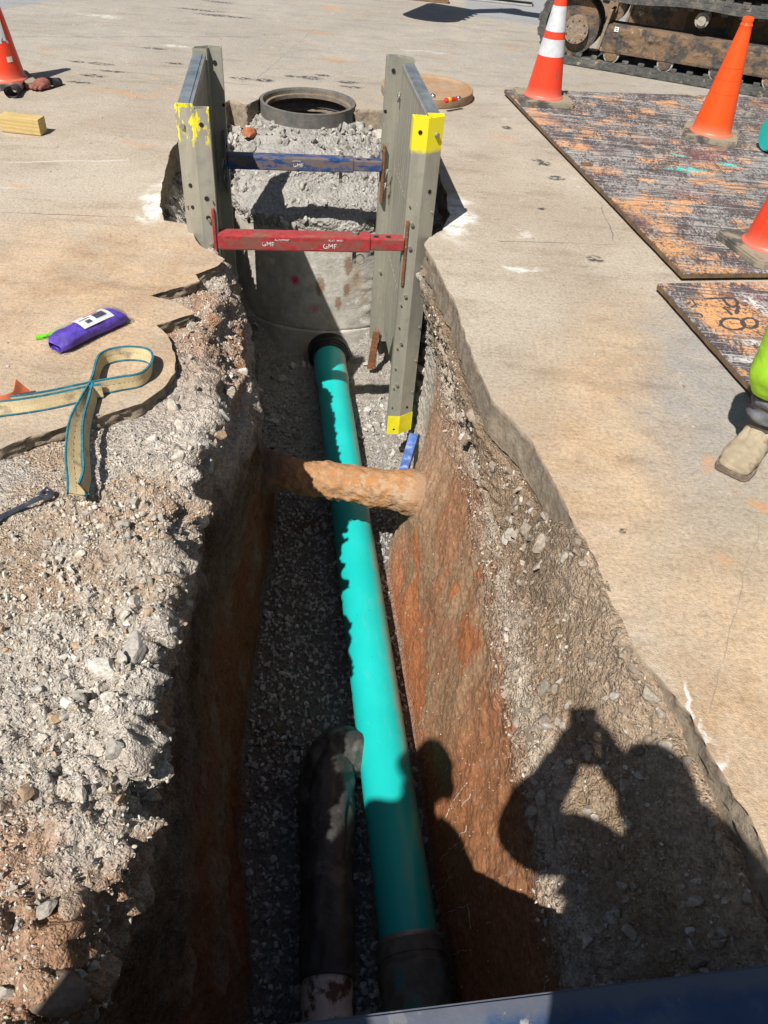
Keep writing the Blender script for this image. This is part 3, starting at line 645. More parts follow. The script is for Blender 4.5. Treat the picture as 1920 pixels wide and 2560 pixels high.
# eccentric cone and barrel: loft of rings
BC = np.array([.15, -.29, 0.])       # barrel centre relative to the ring
def loft_rings(spec, n=140):
    V = []; 
    for (cx, cy, r, z) in spec:
        a = np.linspace(0, 2 * PI, n, endpoint=False); V.append(np.c_[cx + r * np.cos(a), cy + r * np.sin(a), np.full(n, z)])
    V = np.concatenate(V); m = len(spec); i = np.arange(m * n).reshape(m, n)
    F = np.stack([i[:-1], np.roll(i[:-1], -1, 1), np.roll(i[1:], -1, 1), i[1:]], -1).reshape(-1, 4); return V, F[:, ::-1]
def interp_spec(keys, step=.012):
    out = []
    for a, b in zip(keys[:-1], keys[1:]):
        L = np.linalg.norm(np.array(b) - np.array(a)); k = max(1, int(L / step))
        for j in range(k): out.append(tuple(np.array(a) + (np.array(b) - np.array(a)) * j / k))
    out.append(keys[-1]); return out
V, F = loft_rings(interp_spec([(.0, .0, .33, -.085), (.01, -.01, .40, -.12), (.04, -.06, .47, -.175), (.07, -.12, .52, -.20), (.08, -.14, .54, -.27), (.11, -.22, .64, -.36), (BC[0], BC[1], .715, -.44), (BC[0], BC[1], .725, -.55)]))
Pw = V + mo
rr = np.c_[V[:, 0] - BC[0], V[:, 1] - BC[1]]; rr /= np.linalg.norm(rr, axis=1, keepdims=True)
wl, _ = worley(Pw, .06, 4); amp = sstep(-.56, -.46, V[:, 2]) * sstep(-.09, -.16, V[:, 2])
dd = amp * (.05 * fbm(Pw, .2, 4, .6, 2) + .035 * np.clip(.6 - wl, 0, 1) + .02 * fbm(Pw, .05, 4, .6, 9) + .012)
V[:, :2] += rr * dd[:, None]; V[:, 2] += amp * .03 * fbm(Pw, .07, 4, .6, 19)
np_obj('mortar_cone', V, F, M_MORTAR, mh, smooth=True)
vn = np.c_[rr, np.full(len(rr), .8)]; vn /= np.linalg.norm(vn, axis=1, keepdims=True)
sel = np.flatnonzero((V[:, 2] > -.50) & (V[:, 2] < -.10) & (V[:, 1] < .25) & (fbm(Pw, .16, 3, .5, 66) > -.12)); sel = RNG.choice(sel, 1500)
sz_ = .006 + .034 * RNG.random(1500) ** 3
scatter('rubble', V[sel] + mo, vn[sel], sz_, PAL_F[RNG.integers(4, size=1500)] * (.72 + .35 * RNG.random((1500, 1))), M_STONE, SV2, label='broken mortar and stone packed round the manhole frame', flat=2, sink=.4)
sel = RNG.choice(np.flatnonzero((V[:, 2] > -.16) & (V[:, 2] < -.095)), 170); scatter('rubble', V[sel] + mo + np.array([0, 0, .012]), vn[sel], .010 + .030 * RNG.random(170) ** 2, PAL_F[RNG.integers(4, size=170)] * .8, M_STONE, SV2, label='loose broken stone lying against the manhole frame', flat=2, sink=.3)
V, F = loft_rings(interp_spec([(BC[0], BC[1], .715, -.50), (BC[0], BC[1], .725, -.53), (BC[0], BC[1], .727, -1.225), (BC[0], BC[1], .722, -1.236)]))
Pw = V + mo; rr = np.c_[V[:, 0] - BC[0], V[:, 1] - BC[1]]; rr /= np.linalg.norm(rr, axis=1, keepdims=True)
pat = sstep(.1, .3, fbm(Pw, .25, 3, .5, 71) + .5 * sstep(-.25, .0, Pw[:, 0] + .42)) * sstep(-.35, -.2, Pw[:, 0])
dd = .004 * fbm(Pw, .1, 4, .6, 3) + .0025 * fbm(Pw, .02, 3, .6, 5) + pat * (.035 * np.clip(.6 - worley(Pw, .05, 6)[0], 0, 1) + .012 * fbm(Pw, .04, 4, .6, 8) + .01)
V[:, :2] += rr * dd[:, None]; np_obj('barrel_section', V, F, M_CONC, mh, smooth=True)
V, F = loft_rings(interp_spec([(BC[0], BC[1], .70, -1.22), (BC[0], BC[1], .732, -1.242), (BC[0], BC[1], .736, -1.49), (BC[0], BC[1], .80, -1.50), (BC[0], BC[1], .80, -1.62)]))
Pw = V + mo; rr = np.c_[V[:, 0] - BC[0], V[:, 1] - BC[1]]; rr /= np.linalg.norm(rr, axis=1, keepdims=True)
V[:, :2] += rr * (.004 * fbm(Pw, .1, 4, .6, 33) + .003 * fbm(Pw, .03, 3, .6, 35))[:, None]; np_obj('base_section', V, F, M_CONC, mh, smooth=True)
PA = np.array([-.508, 4.905, -1.395]); PB = np.array([.232, .985, -1.395]); PD = (PB - PA) / np.linalg.norm(PB - PA)
bm = bmesh.new(); q = PA - mo
tube(bm, [q + PD * s for s in (-.05, .035, .04, .062, .066, .088, .092, .10)], [.150, .147, .138, .136, .128, .126, .117, .108], 40)
obj('pipe_boot', bm, M_RUBBER, mh, True, rad(40))

# ================================================================== PIPES
gp = tag(empty('green_pipe', PB), 'long green plastic sewer pipe running down the trench into the manhole', 'pipe')
def orient(o, d): o.rotation_euler = Vector(d).to_track_quat('Z', 'Y').to_euler()
L = np.linalg.norm(PB - PA)
gp.rotation_euler = Vector(-PD).to_track_quat('Z', 'Y').to_euler()
bm = bmesh.new(); tube(bm, [(0, 0, z) for z in np.linspace(.0, L + .03, 60)], .107, 48); obj('pipe_barrel', bm, M_PIPE, gp, True, rad(40))
bm = bmesh.new(); lathe(bm, [(.108, L - .46), (.1105, L - .40), (.115, L - .33), (.1165, L - .16), (.1165, L - .07)], 48); obj('pipe_bell', bm, M_PIPE, gp, True)
bm = bmesh.new(); lathe(bm, [(.107, .012), (.122, .010), (.122, -.05), (.118, -.052), (.118, -.075), (.125, -.08), (.127, -.095), (.123, -.11), (.121, -.12), (.122, -.30), (.110, -.302)], 48)
obj('rubber_coupling', bm, M_COUP, gp, True, rad(30))
bm = bmesh.new(); lathe(bm, [(.1225, .0125), (.1235, .011), (.1235, -.003), (.1225, -.004)], 48); obj('clamp_band', bm, simple('dull_steel_band', (.30, .27, .25), .5, .5), gp, True)
bm = bmesh.new(); tube(bm, [(0, 0, -.28), (0, 0, -1.1)], .110, 40); obj('old_pipe', bm, M_COUP, gp, True, rad(40))

bp = tag(empty('black_wrapped_pipe', (0, 0, 0)), 'pipe wrapped in wrinkled black plastic with a dirty white end beside the green pipe', 'pipe')
ctr = [at(818, 2455, -1.40), at(820, 2266, -1.40), at(818, 2098, -1.40), at(818, 1975, -1.40), at(826, 1900, -1.40), np.array([-.065, 1.725, -1.415]), np.array([.03, 1.74, -1.47]), np.array([.12, 1.72, -1.55])]
ct = smooth_pts(ctr, 22)
bm = bmesh.new(); tube(bm, ct, .095, 84)
ob = obj('plastic_sleeve', bm, M_BWRAP, bp, True)
C0 = np.array(ct)
def wr(V):
    d2 = ((V[:, None, :] - C0[None]) ** 2).sum(-1); k = d2.argmin(1); rad_ = V - C0[k]; rl = np.linalg.norm(rad_, axis=1, keepdims=True) + 1e-6; rad_ /= rl
    w_ = .013 * ridged(V * np.array([1, .40, 1]), .085, 2, 5) + .010 * fbm(V, .25, 3, .5, 6) - .004
    ang_ = np.arctan2(rad_[:, 2], rad_[:, 0]); wa = .011 * np.abs(np.sin(ang_ * 3.5 + 5.5 * V[:, 1] + 2.5 * fbm(V, .2, 2, .5, 31))) ** .6 * sstep(1.15, 1.4, V[:, 1]) + .004 * ridged(V * np.array([1.0, .35, 1]) + .3 * V[:, [1]] * np.array([1, 0, 0]), .05, 2, 9) * (V[:, 1] > 1.35)
    end = sstep(.84, .90, V[:, 1]); return V + rad_ * ((w_ + wa) * np.maximum(end, .2))[:, None]
displaced(ob, wr)
bm = bmesh.new(); e0 = np.array(ct[0]); e1 = np.array(ct[8]); dd = (e0 - e1) / np.linalg.norm(e0 - e1)
tube(bm, [e1, e0 - dd * .0 + dd * .02, e0 + dd * .5], .088, 40); obj('white_pipe', bm, M_CLAYW, bp, True, rad(40))
bm = bmesh.new(); k = int(len(ct) * .37); a = np.array(ct[k]); b = np.array(ct[k + 3]); tube(bm, [a, b], [.104, .103], 48, False)
obj('tape_band', bm, simple('grey_tape', (.17, .155, .14), .6, 0, .3, 30), bp, True)

cp = tag(empty('old_crossing_pipe', (-.2, 2.88, -.9)), 'old pipe caked in orange clay crossing the trench above the green pipe', 'pipe')
bm = bmesh.new(); n = 150
tube(bm, [(-.52 + 1.2 * i / n, .01 * math.sin(i * .05) + .03 - .05 * i / n, .02 - .02 * i / n) for i in range(n + 1)], .083, 96)
ob = obj('encrusted_barrel', bm, M_CRUST, cp, True)
def en(V):
    r_ = np.c_[np.zeros(len(V)), V[:, 1], V[:, 2]]; r_ /= np.linalg.norm(r_, axis=1, keepdims=True) + 1e-9
    flare = .030 * sstep(.20, .46, V[:, 0]) + .06 * sstep(-.30, -.52, V[:, 0]); bot = sstep(.02, -.08, V[:, 2])
    return V + r_ * (flare + .020 * fbm(V, .09, 5, .65, 4) + .02 * fbm(V, .25, 2, .5, 5) + .012 * np.clip(.6 - worley(V, .05, 4)[0], 0, 1) + bot * .022 * ridged(V, .05, 3, 8) + .004 * fbm(V, .015, 2, .5, 3))[:, None]
displaced(ob, en)

# ================================================================== TRENCH BOX
TB_RZ = rad(9.5); ZB = -1.20; HT = 1.76
tb = tag(empty('trench_box', (-.48, 3.62, ZB), TB_RZ), 'aluminium trench box with two side panels held apart by red and blue struts', 'trench box')
def rail(bm, sx, x0, y0, sy, H, z0=0.):
    # closed section, front mid ridge; sx = outward side, sy = +1: front faces -Y
    def q(x, y): return (x0 + sx * x, y0 + sy * y)
    poly = [q(-.070, .004), q(0, 0), q(.078, .045), q(.082, .09), q(.006, .088), q(-.004, .050), q(-.070, .055)]
    prism(bm, poly, z0, z0 + H, 0, caps=False)
    c = (sum(p[0] for p in poly) / 7, sum(p[1] for p in poly) / 7)
    inn = [(p[0] + (c[0] - p[0]) * .13, p[1] + (c[1] - p[1]) * .13) for p in poly]
    a = prism(bm, inn, z0, z0 + H, 0, caps=False)
    n = 7
    bm.verts.ensure_lookup_table(); vs = list(bm.verts)[-28:]
    for off in (0, 7):
        for i in range(n):
            j = (i + 1) % n; bm.faces.new((vs[off + i], vs[off + j], vs[14 + off + j], vs[14 + off + i]))
    w_ = prism(bm, [q(-.006, .006), q(.002, .006), q(.002, .05), q(-.006, .05)], z0, z0 + H - .004)
    cyl(bm, (*q(.036, .058), z0 + H - .2), (*q(.036, .058), z0 + H - .012), .019, n=20, caps=False); cyl(bm, (*q(.036, .058), z0 + H - .2), (*q(.036, .058), z0 + H - .013), .014, n=20)
    return q
def hole_discs(bm, q, sy, spec, z0):  # holes are proud black discs carrying painted shade; the rest are bolts
    for (x, y, z, r, k) in spec:
        nx, ny = (0, -1) if x <= 0 else (.5, -.866)
        p = q(x, y); p0 = q(0, 0); p1 = q(.078, .045)
        d = np.array([0., -sy]) if x <= 0 else np.array([(p1[1] - p0[1]), -(p1[0] - p0[0])]); d = d / np.linalg.norm(d)
        if d[1] * sy > 0: d = -d
        p = np.array(p) ; dep = .0025 if k == 1 else .012
        cyl(bm, (p[0] - d[0] * .004, p[1] - d[1] * .004, z), (p[0] + d[0] * dep, p[1] + d[1] * dep, z), r, n=16, mi=k)
def side_panel(sx, x0, y0, worn):
    # returns panel object parented to trench box
    bm = bmesh.new()
    for k in range(3):
        z0 = .10 + k * .54; z1 = z0 + .538
        if k == 2: z1 = HT - .045
        box(bm, (x0 + sx * .046, y0 + .585, (z0 + z1) / 2), (.062, .99, z1 - z0), .006)
    for k in range(14):
        box(bm, (x0 + sx * .0145, y0 + .12 + k * .069, .94), (.003, .004, 1.5))
    p = obj('side_panel', bm, M_ALU, tb)
    bm = bmesh.new(); box(bm, (x0 + sx * .046, y0 + .585, HT - .034), (.070, .96, .022), .003); box(bm, (x0 + sx * .046, y0 + .585, HT - .021), (.036, .95, .006))
    o = obj('top_channel', bm, [M_ALU, M_GALV], p); 
    for f in o.data.polygons: f.material_index = 1 if f.center.z > HT - .0235 and abs(f.center.x - x0 - sx * .046) < .02 else 0
    for sy, yy, mat in ((1, y0, M_ALU_WORN if worn else M_ALU_YT), (-1, y0 + 1.17, M_ALU)):
        bm = bmesh.new(); q = rail(bm, sx, x0, yy, sy, HT)
        if sy > 0:
            sp = [(-.035, .002, HT - .06, .0095, 1), (.045, .026, HT - .075, .011, 2), (-.035, .002, 1.28, .009, 2), (-.035, .002, 1.16, .009, 2), (-.035, .002, .9, .008, 2), (-.035, .002, .62, .008, 2), (-.035, .002, .35, .008, 2)]
            sp += [(.04, .023, 1.43, .010, 1), (.04, .023, 1.05, .008, 2), (.04, .023, .18, .008, 1), (-.03, .002, .035, .007, 1)]
            sp += [(-.055, .0035, z_, .0045, 2) for z_ in np.arange(.2, 1.5, .13)] + [(.062, .0365, z_, .0045, 2) for z_ in np.arange(.28, 1.5, .21)]
            if worn: sp += [(.04, .023, 1.33, .009, 1), (-.03, .002, 1.38, .011, 1), (-.03, .002, 1.29, .011, 1)]
        else: sp = [(-.035, .002, HT - .08, .009, 1), (-.035, .002, 1.5, .009, 1)]
        hole_discs(bm, q, sy, sp, 0)
        if sy < 0:                               # the side of the far rail that faces the camera
            for (x, z, r, k) in [(-.030, HT - .07, .011, 1), (-.062, HT - .28, .009, 1), (-.060, HT - .50, .009, 1), (-.04, 1.0, .008, 2), (-.04, .75, .008, 2), (-.03, .5, .008, 2)]:
                xx, yb = x0 + sx * x, yy - .055; cyl(bm, (xx, yb + .003, z), (xx, yb - (.0025 if k == 1 else .010), z), r, n=16, mi=k)
        mats = [mat, M_HOLE_SHADE, M_BOLT]
        obj('corner_rail', bm, mats, p)
        if sy > 0:
            bm = bmesh.new(); prism(bm, [q(-.0715, .003), q(0, -.0015), q(.0785, .0440), q(.0815, .044), q(.0775, .047), q(0, .0015), q(-.0695, .006)], .0, .13)
            obj('yellow_end_band', bm, M_YEL, p)
    return p
pr = side_panel(1, .535, .03, False); pl_ = side_panel(-1, -.505, .02, True)
# rusty foot plate under the far right rail
bm = bmesh.new(); box(bm, (.487, 1.09, -.06), (.045, .014, .30), .002, rot=Matrix.Rotation(.10, 4, 'Y')); box(bm, (.507, 1.11, -.06), (.012, .05, .30), .002)
obj('rusty_foot_plate', bm, [M_RUST], pr)
def strut(y, z, m, name_lbl, words, left=-.44, right=.47, split=.30, foot_h=.34):
    bm = bmesh.new(); box(bm, ((left + split) / 2, y, z), (split - left, .078, .078), .009); s = obj('spreader_strut', bm, m, tb); s['label'] = name_lbl
    bm = bmesh.new(); box(bm, ((split + right) / 2 - .01, y, z), (right - split + .02, .062, .062), .007)
    for k in range(2): cyl(bm, (split + .03 + .06 * k, y - .005, z + .030), (split + .03 + .06 * k, y - .005, z + .0325), .013, n=18, mi=1)  # discs coloured black for the shade inside pin holes
    obj('inner_tube', bm, [m, M_HOLE_SHADE], s)
    for x, k in ((left - .012, -1), (right + .008, 1)):
        bm = bmesh.new(); box(bm, (x, y, z - .05 + (.04 if k < 0 else 0)), (.014, .07 if k < 0 else .045, foot_h), .003); obj('end_plate', bm, m if k < 0 else M_RUST, s)
    bm = bmesh.new(); xp = split - .075; lathe(bm, [(.0005, -.11), (.010, -.11), (.010, .038), (.018, .039), (.018, .052), (.012, .054), (.012, .066), (.0005, .067)], 18, (xp, y, z))
    obj('locking_pin', bm, M_BOLT, s, True, rad(30)); bm = bmesh.new()
    q = [(xp + .028 + .022 * math.cos(a), y - .008 + .004 * math.sin(a), z - .085 + .022 * math.sin(a)) for a in np.linspace(0, 2 * PI, 17)]; tube(bm, q, .0025, 6, False)
    obj('pin_ring', bm, M_BOLT, s, True)
    # lettering on the front face
    for (txt, x, dz, size) in words:
        cu_ = bpy.data.curves.new('lettering', 'FONT'); cu_.body = txt; cu_.size = size; cu_.extrude = .0006; cu_.align_x = 'CENTER'; cu_.align_y = 'CENTER'
        to = bpy.data.objects.new('tmp', cu_); COL.objects.link(to); dg = bpy.context.evaluated_depsgraph_get(); me = bpy.data.meshes.new_from_object(to.evaluated_get(dg)); bpy.data.objects.remove(to)
        me.materials.clear(); me.materials.append(M_LETTER); o = bpy.data.objects.new('lettering', me); link(o, s); o.rotation_euler = (PI / 2, 0, 0); o.location = (x, y - .0402, z + dz)
    return s
def letter_mat():
    t = NT('worn_white_lettering'); c = t.mix(t.ramp(t.noise(45, 4, .6), .52, .60), (.70, .68, .66), (.33, .08, .08)); return t.fin(c, .6)
M_LETTER = letter_mat()
strut(.045, 1.178, M_RED, 'red painted strut nearest the camera', [('GME', .10, -.010, .034), ('GME', -.20, -.004, .030), ('VERT  PRESS', .13, .020, .014), ('AUTOPANEL', -.13, .018, .013)])
strut(1.13, 1.185, M_BLUE, 'blue painted strut nearest the manhole', [('GME', -.03, -.004, .030), ('VERTICAL', -.04, .02, .012)])
# safety clips hung from the far rails
for (x, z) in ((.505, 1.16), (.50, 1.08), (.545, 1.58), (-.46, 1.19), (-.455, 1.12)):
    bm = bmesh.new(); q = [(x + .014 * math.cos(a), 1.095, z + .014 * math.sin(a)) for a in np.linspace(0, 2 * PI, 17)]; tube(bm, q, .0025, 6, False)
    tube(bm, [(x, 1.098, z + .015), (x - .008, 1.09, z - .01), (x - .012, 1.085, z - .035)], .004, 8)
    obj('safety_clip', bm, M_BOLT, tb, True)
# blue angle bar on the trench floor below the box
bl = tag(empty('blue_steel_bar', (0, 0, 0)), 'short blue painted steel bar standing below the yellow foot of the right panel', 'steel bar')
a = at(1028, 1108, -1.20); b = at(1000, 1205, -1.36); bm = bmesh.new()
dv_ = (b - a) / np.linalg.norm(b - a); M = Matrix.Translation(Vector((a + b) / 2)) @ frame_dir(dv_)
box(bm, (0, 0, 0), (.055, .008, np.linalg.norm(b - a) + .12), .002); box(bm, (.03, .022, 0), (.008, .05, np.linalg.norm(b - a) + .12), .002)
bmesh.ops.transform(bm, matrix=M, verts=bm.verts); obj('angle_section', bm, worn_paint('deep_blue_paint', (.012, .075, .30), (.10, .10, .14), (.30, .33, .40), .60), bl)
bm = bmesh.new(); cyl(bm, (.0255, .022, .0), (.0365, .022, 0), .009, n=14); bmesh.ops.transform(bm, matrix=M, verts=bm.verts); obj('bolt', bm, M_BOLT, bl)

# ================================================================== TRAFFIC CONES
def plastic(name, col, scuff=(.12, .10, .09), lo=.63):
    t = NT(name); f = t.noise(12, 6, .7, v=t.map(t.co(), sc=(1, 1, .4))); c = t.mix(t.ramp(t.noise(4, 3, .5), .3, .7), tuple(x * .93 for x in col), col)
    c = t.mix(t.ramp(f, lo, lo + .07, 0, .65), c, scuff); c = t.mix(t.ramp(t.sep(t.co())[2], .12, .03, 0, .35), c, (.45, .33, .24)); return t.fin(c, .42, 0, None, .45)
M_ORG = plastic('orange_cone_plastic', (.86, .085, .008), lo=.72); M_ORED = plastic('faded_red_orange_cone_plastic', (.80, .055, .018), lo=.59)
M_CBASE = simple('dusty_black_rubber_base', (.09, .085, .075), .85, 0, .3, 9, .004, 40, dirt=(.27, .23, .165), dirt_sc=6, dirt_lo=.42)
M_REFL = simple('scuffed_white_reflective_sleeve', (.52, .54, .56), .4, 0, .15, 10, 0, 60, dirt=(.30, .27, .22), dirt_sc=14, dirt_lo=.60)
M_TAG = simple('pale_tag', (.55, .52, .42), .6)
def cone(px, py, rz, z0, label, mat, sleeves, base=.36, h=.71, ribs=True, torn=False, sticker=False, tilt=0):
    p = at(px, py, z0 + .03); t = tag(empty('traffic_cone', (p[0], p[1], z0), rz), label, 'traffic cone', 'orange traffic cones around the dig')
    bm = bmesh.new(); c_ = .030; b2 = base / 2
    poly = [(-b2 + c_, -b2), (b2 - c_, -b2), (b2, -b2 + c_), (b2, b2 - c_), (b2 - c_, b2), (-b2 + c_, b2), (-b2, b2 - c_), (-b2, -b2 + c_)]
    prism(bm, poly, .002, .034); es = [e for e in bm.edges if abs(e.verts[0].co.z - .034) < 1e-5 and abs(e.verts[1].co.z - .034) < 1e-5]
    bmesh.ops.bevel(bm, geom=es, offset=.008, segments=2, affect='EDGES'); obj('rubber_base', bm, M_CBASE, t)
    R0, R1 = .131, .030; rr = lambda z: R0 + (R1 - R0) * (z - .04) / (h - .04)
    prof = [(.145, .0345), (.143, .040), (R0 + .002, .046)]
    for z in np.linspace(.055, h - .05, 24): prof.append((rr(z), z))
    if ribs:
        for z in (.36, .43, .28):
            prof += [(rr(z - .002), z - .002), (rr(z) - .0025, z), (rr(z + .002), z + .002)]
        prof.sort(key=lambda q: q[1])
    prof += [(rr(h - .045) + .003, h - .045), (rr(h - .03) - .001, h - .03), (rr(h - .02) + .004, h - .018), (rr(h) + .003, h - .004), (rr(h) - .004, h), (.018, h - .002), (.018, h - .1)]
    bm = bmesh.new(); lathe(bm, prof, 48); obj('cone_body', bm, mat, t, True, rad(35))
    for (z0_, z1_, jagged) in sleeves:
        bm = bmesh.new(); n = 64; k = 8; V = []
        for j in range(k + 1):
            ring = []
            for i in range(n):
                zz = z0_ + (z1_ - z0_) * j / k
                if jagged and j == 0: zz += .05 * max(0, math.sin(i * .9) * math.sin(i * .37 + 1)) + .008 * random.random()
                if jagged and j == k: zz -= .03 * max(0, math.sin(i * .5))
                r_ = rr(zz) + .0018; ring.append(bm.verts.new((r_ * math.cos(2 * PI * i / n), r_ * math.sin(2 * PI * i / n), zz)))
            V.append(ring)
        for j in range(k):
            for i in range(n):
                if jagged and (math.sin(i * .21 + 2.2) > .72 - .03 * j): continue
                bm.faces.new((V[j][i], V[j][(i + 1) % n], V[j + 1][(i + 1) % n], V[j + 1][i]))
        loose = [v for v in bm.verts if not v.link_faces]; bmesh.ops.delete(bm, geom=loose, context='VERTS')
        obj('reflective_sleeve', bm, M_REFL, t, True)
    if sticker:
        bm = bmesh.new(); a0 = -.62; V = [[bm.verts.new(((rr(z) + .002) * math.cos(a), (rr(z) + .002) * math.sin(a), z)) for a in np.linspace(a0 - .17 - rz, a0 + .17 - rz, 6)] for z in (.150, .182)]
        for i in range(5): bm.faces.new((V[0][i], V[0][i + 1], V[1][i + 1], V[1][i]))
        obj('sticker', bm, M_TAG, t)
    return t
def ang(p, q): d = at(*q) - at(*p); return math.atan2(d[1], d[0])
PT = .044
cone(14, 196, .62, 0, 'red orange cone with torn silver sleeve beside the dropped gloves', M_ORED, [(.25, .41, True)], ribs=False, sticker=True)
cone(1358, 240, ang((1317, 262), (1429, 267)), PT, 'orange cone with two silver reflective bands on the corner of the large steel plate', M_ORED, [(.30, .405, False), (.45, .60, False)], ribs=False, base=.40)
cone(1777, 331, ang((1712, 349), (1836, 371)), PT, 'plain bright orange cone without bands on the large steel plate', M_ORG, [])
cone(1926, 612, ang((1773, 590), (1871, 665)), PT, 'faded red orange cone on the near corner of the large steel plate', M_ORED, [], base=.40)

# ================================================================== STEEL ROAD PLATES
def plate_mat(name, seed, extra):
    t = NT(name); P = t.map(t.co(), loc=(seed, seed * .7, 0)); W = t.co()
    s1 = t.noise(5.0, 10, .78, v=t.map(P, sc=(2.6, .85, 1), rot=(0, 0, -.23)))
    f = t.noise(50, 6, .75, v=t.map(P, sc=(1.7, .6, 1), rot=(0, 0, -.23)))
    blot = t.noise(4.2, 5, .65, v=P); m = t.math('ADD', t.math('MULTIPLY', s1, .50), t.math('MULTIPLY', f, .50))
    zone = t.noise(1.5, 4, .6, v=t.map(P, loc=(1, 7, 0))); m = t.math('ADD', m, t.math('MULTIPLY', t.math('SUBTRACT', zone, .5), .30))
    base = t.mix(t.ramp(f, .3, .7), (.060, .052, .058), (.135, .12, .125))
    c = t.mix(t.ramp(m, .48, .525, 0, .62), base, t.mix(t.ramp(f, .35, .65), (.30, .275, .25), (.50, .47, .43)))
    c = t.mix(t.math('MULTIPLY', t.ramp(blot, .52, .58), t.ramp(m, .44, .50, 0, .92)), c, t.mix(t.ramp(f, .35, .65), (.56, .27, .12), (.64, .37, .20)))
    c = t.mix(t.math('MULTIPLY', t.ramp(t.noise(2.2, 4, .6, v=t.map(P, loc=(4, 2, 0))), .58, .68), t.ramp(f, .4, .6, .2, .8)), c, (.13, .045, .05))
    for (sc_, ro, th) in (((.22, 5, 1), 1.79, .635), ((.18, 6, 1), 1.6, .635), ((.2, 5, 1), 2.02, .635), ((.25, 7, 1), 2.2, .64), ((.22, 6, 1), 1.42, .64), ((.16, 5, 1), 1.2, .64), ((.2, 8, 1), .8, .65), ((.3, 9, 1), .25, .66)):
        l = t.noise(14, 2, .5, v=t.map(P, sc=sc_, rot=(0, 0, -ro), loc=(ro * 3, 1, 0))); c = t.mix(t.ramp(l, th, th + .02, 0, .88), c, (.055, .05, .055))
    l = t.noise(14, 2, .5, v=t.map(P, sc=(.11, 9, 1), rot=(0, 0, -1.02), loc=(2, 5, 0))); c = t.mix(t.ramp(l, .63, .65, 0, .7), c, (.55, .53, .50))
    bx_ = t.map(t.co(), loc=(-float(at(1703, 700)[0]), -float(at(1703, 700)[1]), 0)); 
    for (u, v, rx, ry, rot, k, colr) in extra:
        p = at(u, v, PT); wob = t.n('ShaderNodeTexNoise'); wob.inputs['Scale'].default_value = 25; t.t.links.new(W, wob.inputs['Vector'])
        Q = t.vm('ADD', W, t.vm('MULTIPLY', t.vm('SUBTRACT', wob.outputs['Color'], (.5, .5, .5)), (.09, .09, 0.)))
        c = t.mix(t.math('MULTIPLY', t.spot(Q, p[:2], rx, ry, rot=rot, soft=.8), t.ramp(t.noise(60, 3, .7), .40, .56, 0, k)), c, colr)
    z = t.sep(W)[2]
    edge = t.mix(t.ramp(t.noise(18, 5, .6), .3, .7), (.10, .065, .04), (.20, .125, .065)); c = t.mix(t.ramp(z, PT - .003, PT - .006), c, edge)
    return t.fin(c, t.ramp(m, .4, .6, .45, .8), .0, t.bump(f, .3, .003), .4)
TEAL = (.06, .62, .58); MAR = (.17, .035, .05)
M_PL1 = plate_mat('worn_painted_steel_plate', 0, [(1715, 424, .19, .055, .1, .95, TEAL), (1700, 388, .10, .035, -.5, .9, TEAL), (1822, 412, .09, .055, -.2, .9, TEAL), (1760, 390, .16, .16, 0, .6, MAR), (1720, 485, .2, .12, 0, .6, MAR), (1880, 468, .12, .05, 0, .7, (.03, .09, .10)),
                                                   (1330, 290, .5, .14, 0, .0, MAR), (1680, 615, .20, .20, 0, .9, (.62, .32, .13)), (1780, 675, .25, .1, 0, .9, (.62, .32, .13)), (1580, 520, .10, .2, .2, .8, (.62, .32, .13)), (1485, 420, .10, .10, 0, .8, (.60, .33, .16)), (1370, 305, .14, .12, 0, .7, (.60, .31, .16)), (1560, 310, .10, .07, 0, .8, (.58, .30, .16)), (1450, 365, .10, .10, 0, .7, (.58, .30, .16)), (1650, 560, .12, .16, .3, .8, (.60, .31, .14)), (1540, 430, .06, .14, .3, .6, (.60, .33, .17)), (1400, 272, 1.2, .10, .22, .0, MAR)])
M_PL2 = plate_mat('worn_painted_steel_plate_marked', 3.7, [(1830, 790, .22, .26, .3, 1.6, (.62, .32, .13)), (1770, 770, .12, .10, 0, .95, (.62, .32, .13)), (1890, 760, .06, .16, .3, .9, (.66, .64, .60)), (1905, 860, .12, .03, 0, .9, (.66, .64, .60)), (1850, 930, .05, .04, 0, .8, (.62, .34, .15)), (1900, 745, .05, .06, 0, .7, MAR), (1870, 900, .1, .03, 0, .8, (.66, .64, .60))])
u1 = at(1920, 258) - at(1267, 239); u1 /= np.linalg.norm(u1); v1 = np.array([-u1[1], u1[0], 0])
def plate(corner, wid, ln, m, label, hole_pts):
    t = tag(empty('steel_plate', (0, 0, 0)), label, 'steel plate', 'steel road plates on the right')
    a = corner; pts = [a, a + u1 * wid, a + u1 * wid + v1 * ln, a + v1 * ln]; bm = bmesh.new()
    n = 30; poly = []
    for i in range(4):
        p, q = pts[i], pts[(i + 1) % 4]
        for k in range(n): poly.append(tuple((p + (q - p) * k / n + np.array([random.uniform(-.0015, .0015), random.uniform(-.0015, .0015), 0]))[:2]))
    prism(bm, poly, PT - .026, PT); es = [e for e in bm.edges if abs(e.verts[0].co.z - PT) < 1e-5 and abs(e.verts[1].co.z - PT) < 1e-5]
    bmesh.ops.bevel(bm, geom=es, offset=.003, segments=2, affect='EDGES'); obj('plate_body', bm, m, t)
    for (u, v, r) in hole_pts:
        p = at(u, v, PT); bm = bmesh.new(); cyl(bm, (p[0], p[1], PT - .004), (p[0], p[1], PT + .0012), r, n=28); obj('lifting_hole', bm, simple('rusty_lifting_hole', (.15, .085, .04), .9, 0, .3, 40), t)
    return t
c1 = at(1703, 700, 0.01); L1 = np.dot(at(1267, 239) - c1, v1)
plate(c1, 2.44, L1, M_PL1, 'large scratched steel plate with turquoise paint splashes and cones standing on it', [(1467, 411, .040)])
